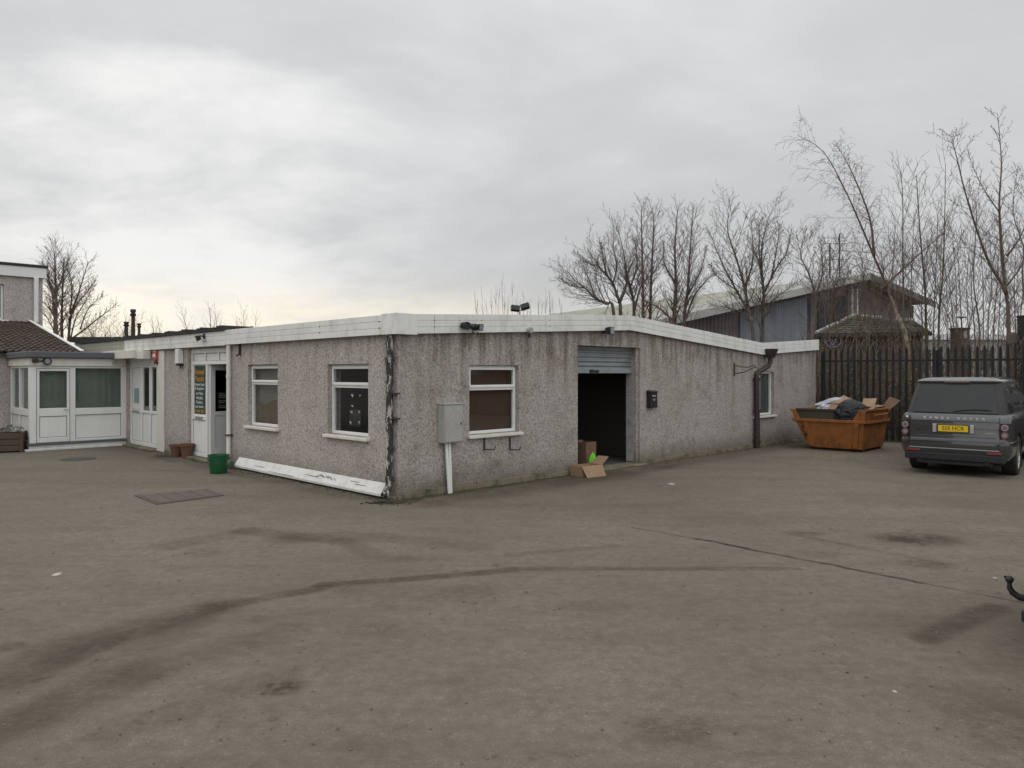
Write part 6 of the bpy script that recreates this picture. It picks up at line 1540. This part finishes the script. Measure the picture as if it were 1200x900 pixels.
for a_, c_ in ((-5.5, 1), (-1, 1), (3.5, 1), (-5.5, 3.4), (3.5, 3.4)):
    h_ = 1.2 if c_ == 1 else 1.1
    b = MB(); b.box(a_, a_+.07, .08, .14, c_, c_+h_); b.box(a_+1.33, a_+1.4, .08, .14, c_, c_+h_); b.box(a_+.07, a_+1.33, .08, .14, c_+h_-.07, c_+h_); b.box(a_+.07, a_+1.33, .08, .14, c_, c_+.07); w_ = b.build('window', M['upvc'], hr)
    b = MB(); b.box(a_+.07, a_+1.33, .1, .106, c_+.07, c_+h_-.07); b.build('pane', M['glass_dark'], w_)

# ------------------------------------------------------------------ sky, sun, camera
w = bpy.data.worlds.new('World'); scene.world = w; w.use_nodes = True
nt = w.node_tree
class WN(NT):
    def __init__(s): s.t = nt; s.n = nt.nodes; s.l = nt.links; s.tc = None
k = WN()
SEL, SAZ = 24., -62.        # sun elevation, azimuth from +Y towards +X
bg = nt.nodes['Background']; bg.inputs['Strength'].default_value = .1
sky = k.node('ShaderNodeTexSky', sky_type='NISHITA'); sky.sun_disc = False; sky.sun_elevation = R(SEL); sky.sun_rotation = R(SAZ)
D = k.co('Generated'); x_, y_, z_ = k.sep(D)
zc = k.math('MAXIMUM', z_, 0)
den = k.math('ADD', zc, .34)
comb = k.node('ShaderNodeCombineXYZ'); k.put(comb.inputs[0], k.math('DIVIDE', x_, den)); k.put(comb.inputs[1], k.math('DIVIDE', y_, den)); comb.inputs[2].default_value = .0
cp = comb.outputs[0]
n1 = k.noise(k.mp(cp, loc=(3.1, 1.7, 0), rot=(0, 0, .5), sc=(.75, 1.0, 1)), 1.0, 6, .55, .35)
n2 = k.noise(k.mp(cp, loc=(7.7, 4.2, 0), rot=(0, 0, .25), sc=(2., 2.9, 1)), 1.3, 7, .6, .3)
cl = k.math('ADD', k.math('MULTIPLY', n1, .68), k.math('MULTIPLY', n2, .32))
base = k.ramp(cl, (.34, (.54, .545, .55)), (.45, (.61, .613, .617)), (.53, (.68, .682, .683)), (.62, (.77, .77, .768)), (.74, (.86, .855, .85)))
# brighter towards the hidden sun low on the left, duller on the right
sdir = Vector((math.sin(R(-34)), math.cos(R(-34)), .17)).normalized()
dt = k.vmath('DOT_PRODUCT', D, tuple(sdir))
glow = k.mr(dt, .84, .998, 0, .85, True)
base = k.mix(k.math('MULTIPLY', glow, k.mr(cl, .47, .60, .0, .7)), base, (.98, .965, .93))
side = k.mr(x_, .0, .6, 0, 1, True)
base = k.mix(k.math('MULTIPLY', side, .42), base, (.56, .575, .59))
# thin pale gap at the horizon
hz = k.mr(z_, .0, .15, 1, 0, True)
az = k.mr(k.vmath('DOT_PRODUCT', D, (math.sin(R(-27)), math.cos(R(-27)), 0)), .78, .99, 0, 1, True)
br_ = k.mr(n2, .38, .56, .45, 1)
base = k.mix(k.math('MULTIPLY', k.math('MULTIPLY', hz, az), br_), base, (1.2, 1.02, .74))
base = k.mix(k.math('MULTIPLY', k.mr(z_, .0, .10, 1, 0, True), .4), base, (.84, .84, .82))
zen = k.math('MULTIPLY', k.math('ADD', k.mr(z_, .42, .95, 1.03, 1.8), k.mr(z_, .2, .42, 0, .09)), k.mr(y_, .25, -.5, 1., 1.5))  # also raises the unseen sky behind the camera to light the walls
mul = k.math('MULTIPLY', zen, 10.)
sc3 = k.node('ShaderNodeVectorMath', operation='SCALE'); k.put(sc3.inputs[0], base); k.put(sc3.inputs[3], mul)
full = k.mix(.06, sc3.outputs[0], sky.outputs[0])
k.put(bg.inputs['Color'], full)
sl = bpy.data.lights.new('sun', 'SUN'); sl.energy = .6; sl.angle = R(18); sl.color = (1, .95, .88)
so = bpy.data.objects.new('sun', sl); col.objects.link(so); so.location = (-20, 20, 30)
sd = Vector((math.cos(R(SEL))*math.sin(R(SAZ)), math.cos(R(SEL))*math.cos(R(SAZ)), math.sin(R(SEL))))
so.rotation_euler = sd.to_track_quat('Z', 'Y').to_euler()
cam = bpy.data.cameras.new('camera'); co_ = bpy.data.objects.new('camera', cam); col.objects.link(co_)
cam.sensor_width = 36; cam.lens = 36*F/1200; cam.clip_end = 2000; cam.clip_start = .05
co_.location = (0, 0, H); co_.rotation_euler = (R(90), 0, 0); cam.shift_y = -(450-HY)/1200
scene.camera = co_
scene.view_settings.view_transform = 'Standard'; scene.view_settings.look = 'None'; scene.view_settings.gamma = 1; scene.view_settings.exposure = 0
scene.view_settings.use_curve_mapping = False
scene.cycles.use_denoising = True; scene.cycles.max_bounces = 8; scene.cycles.transparent_max_bounces = 16
scene.cycles.sample_clamp_indirect = 6
scene.render.film_transparent = False
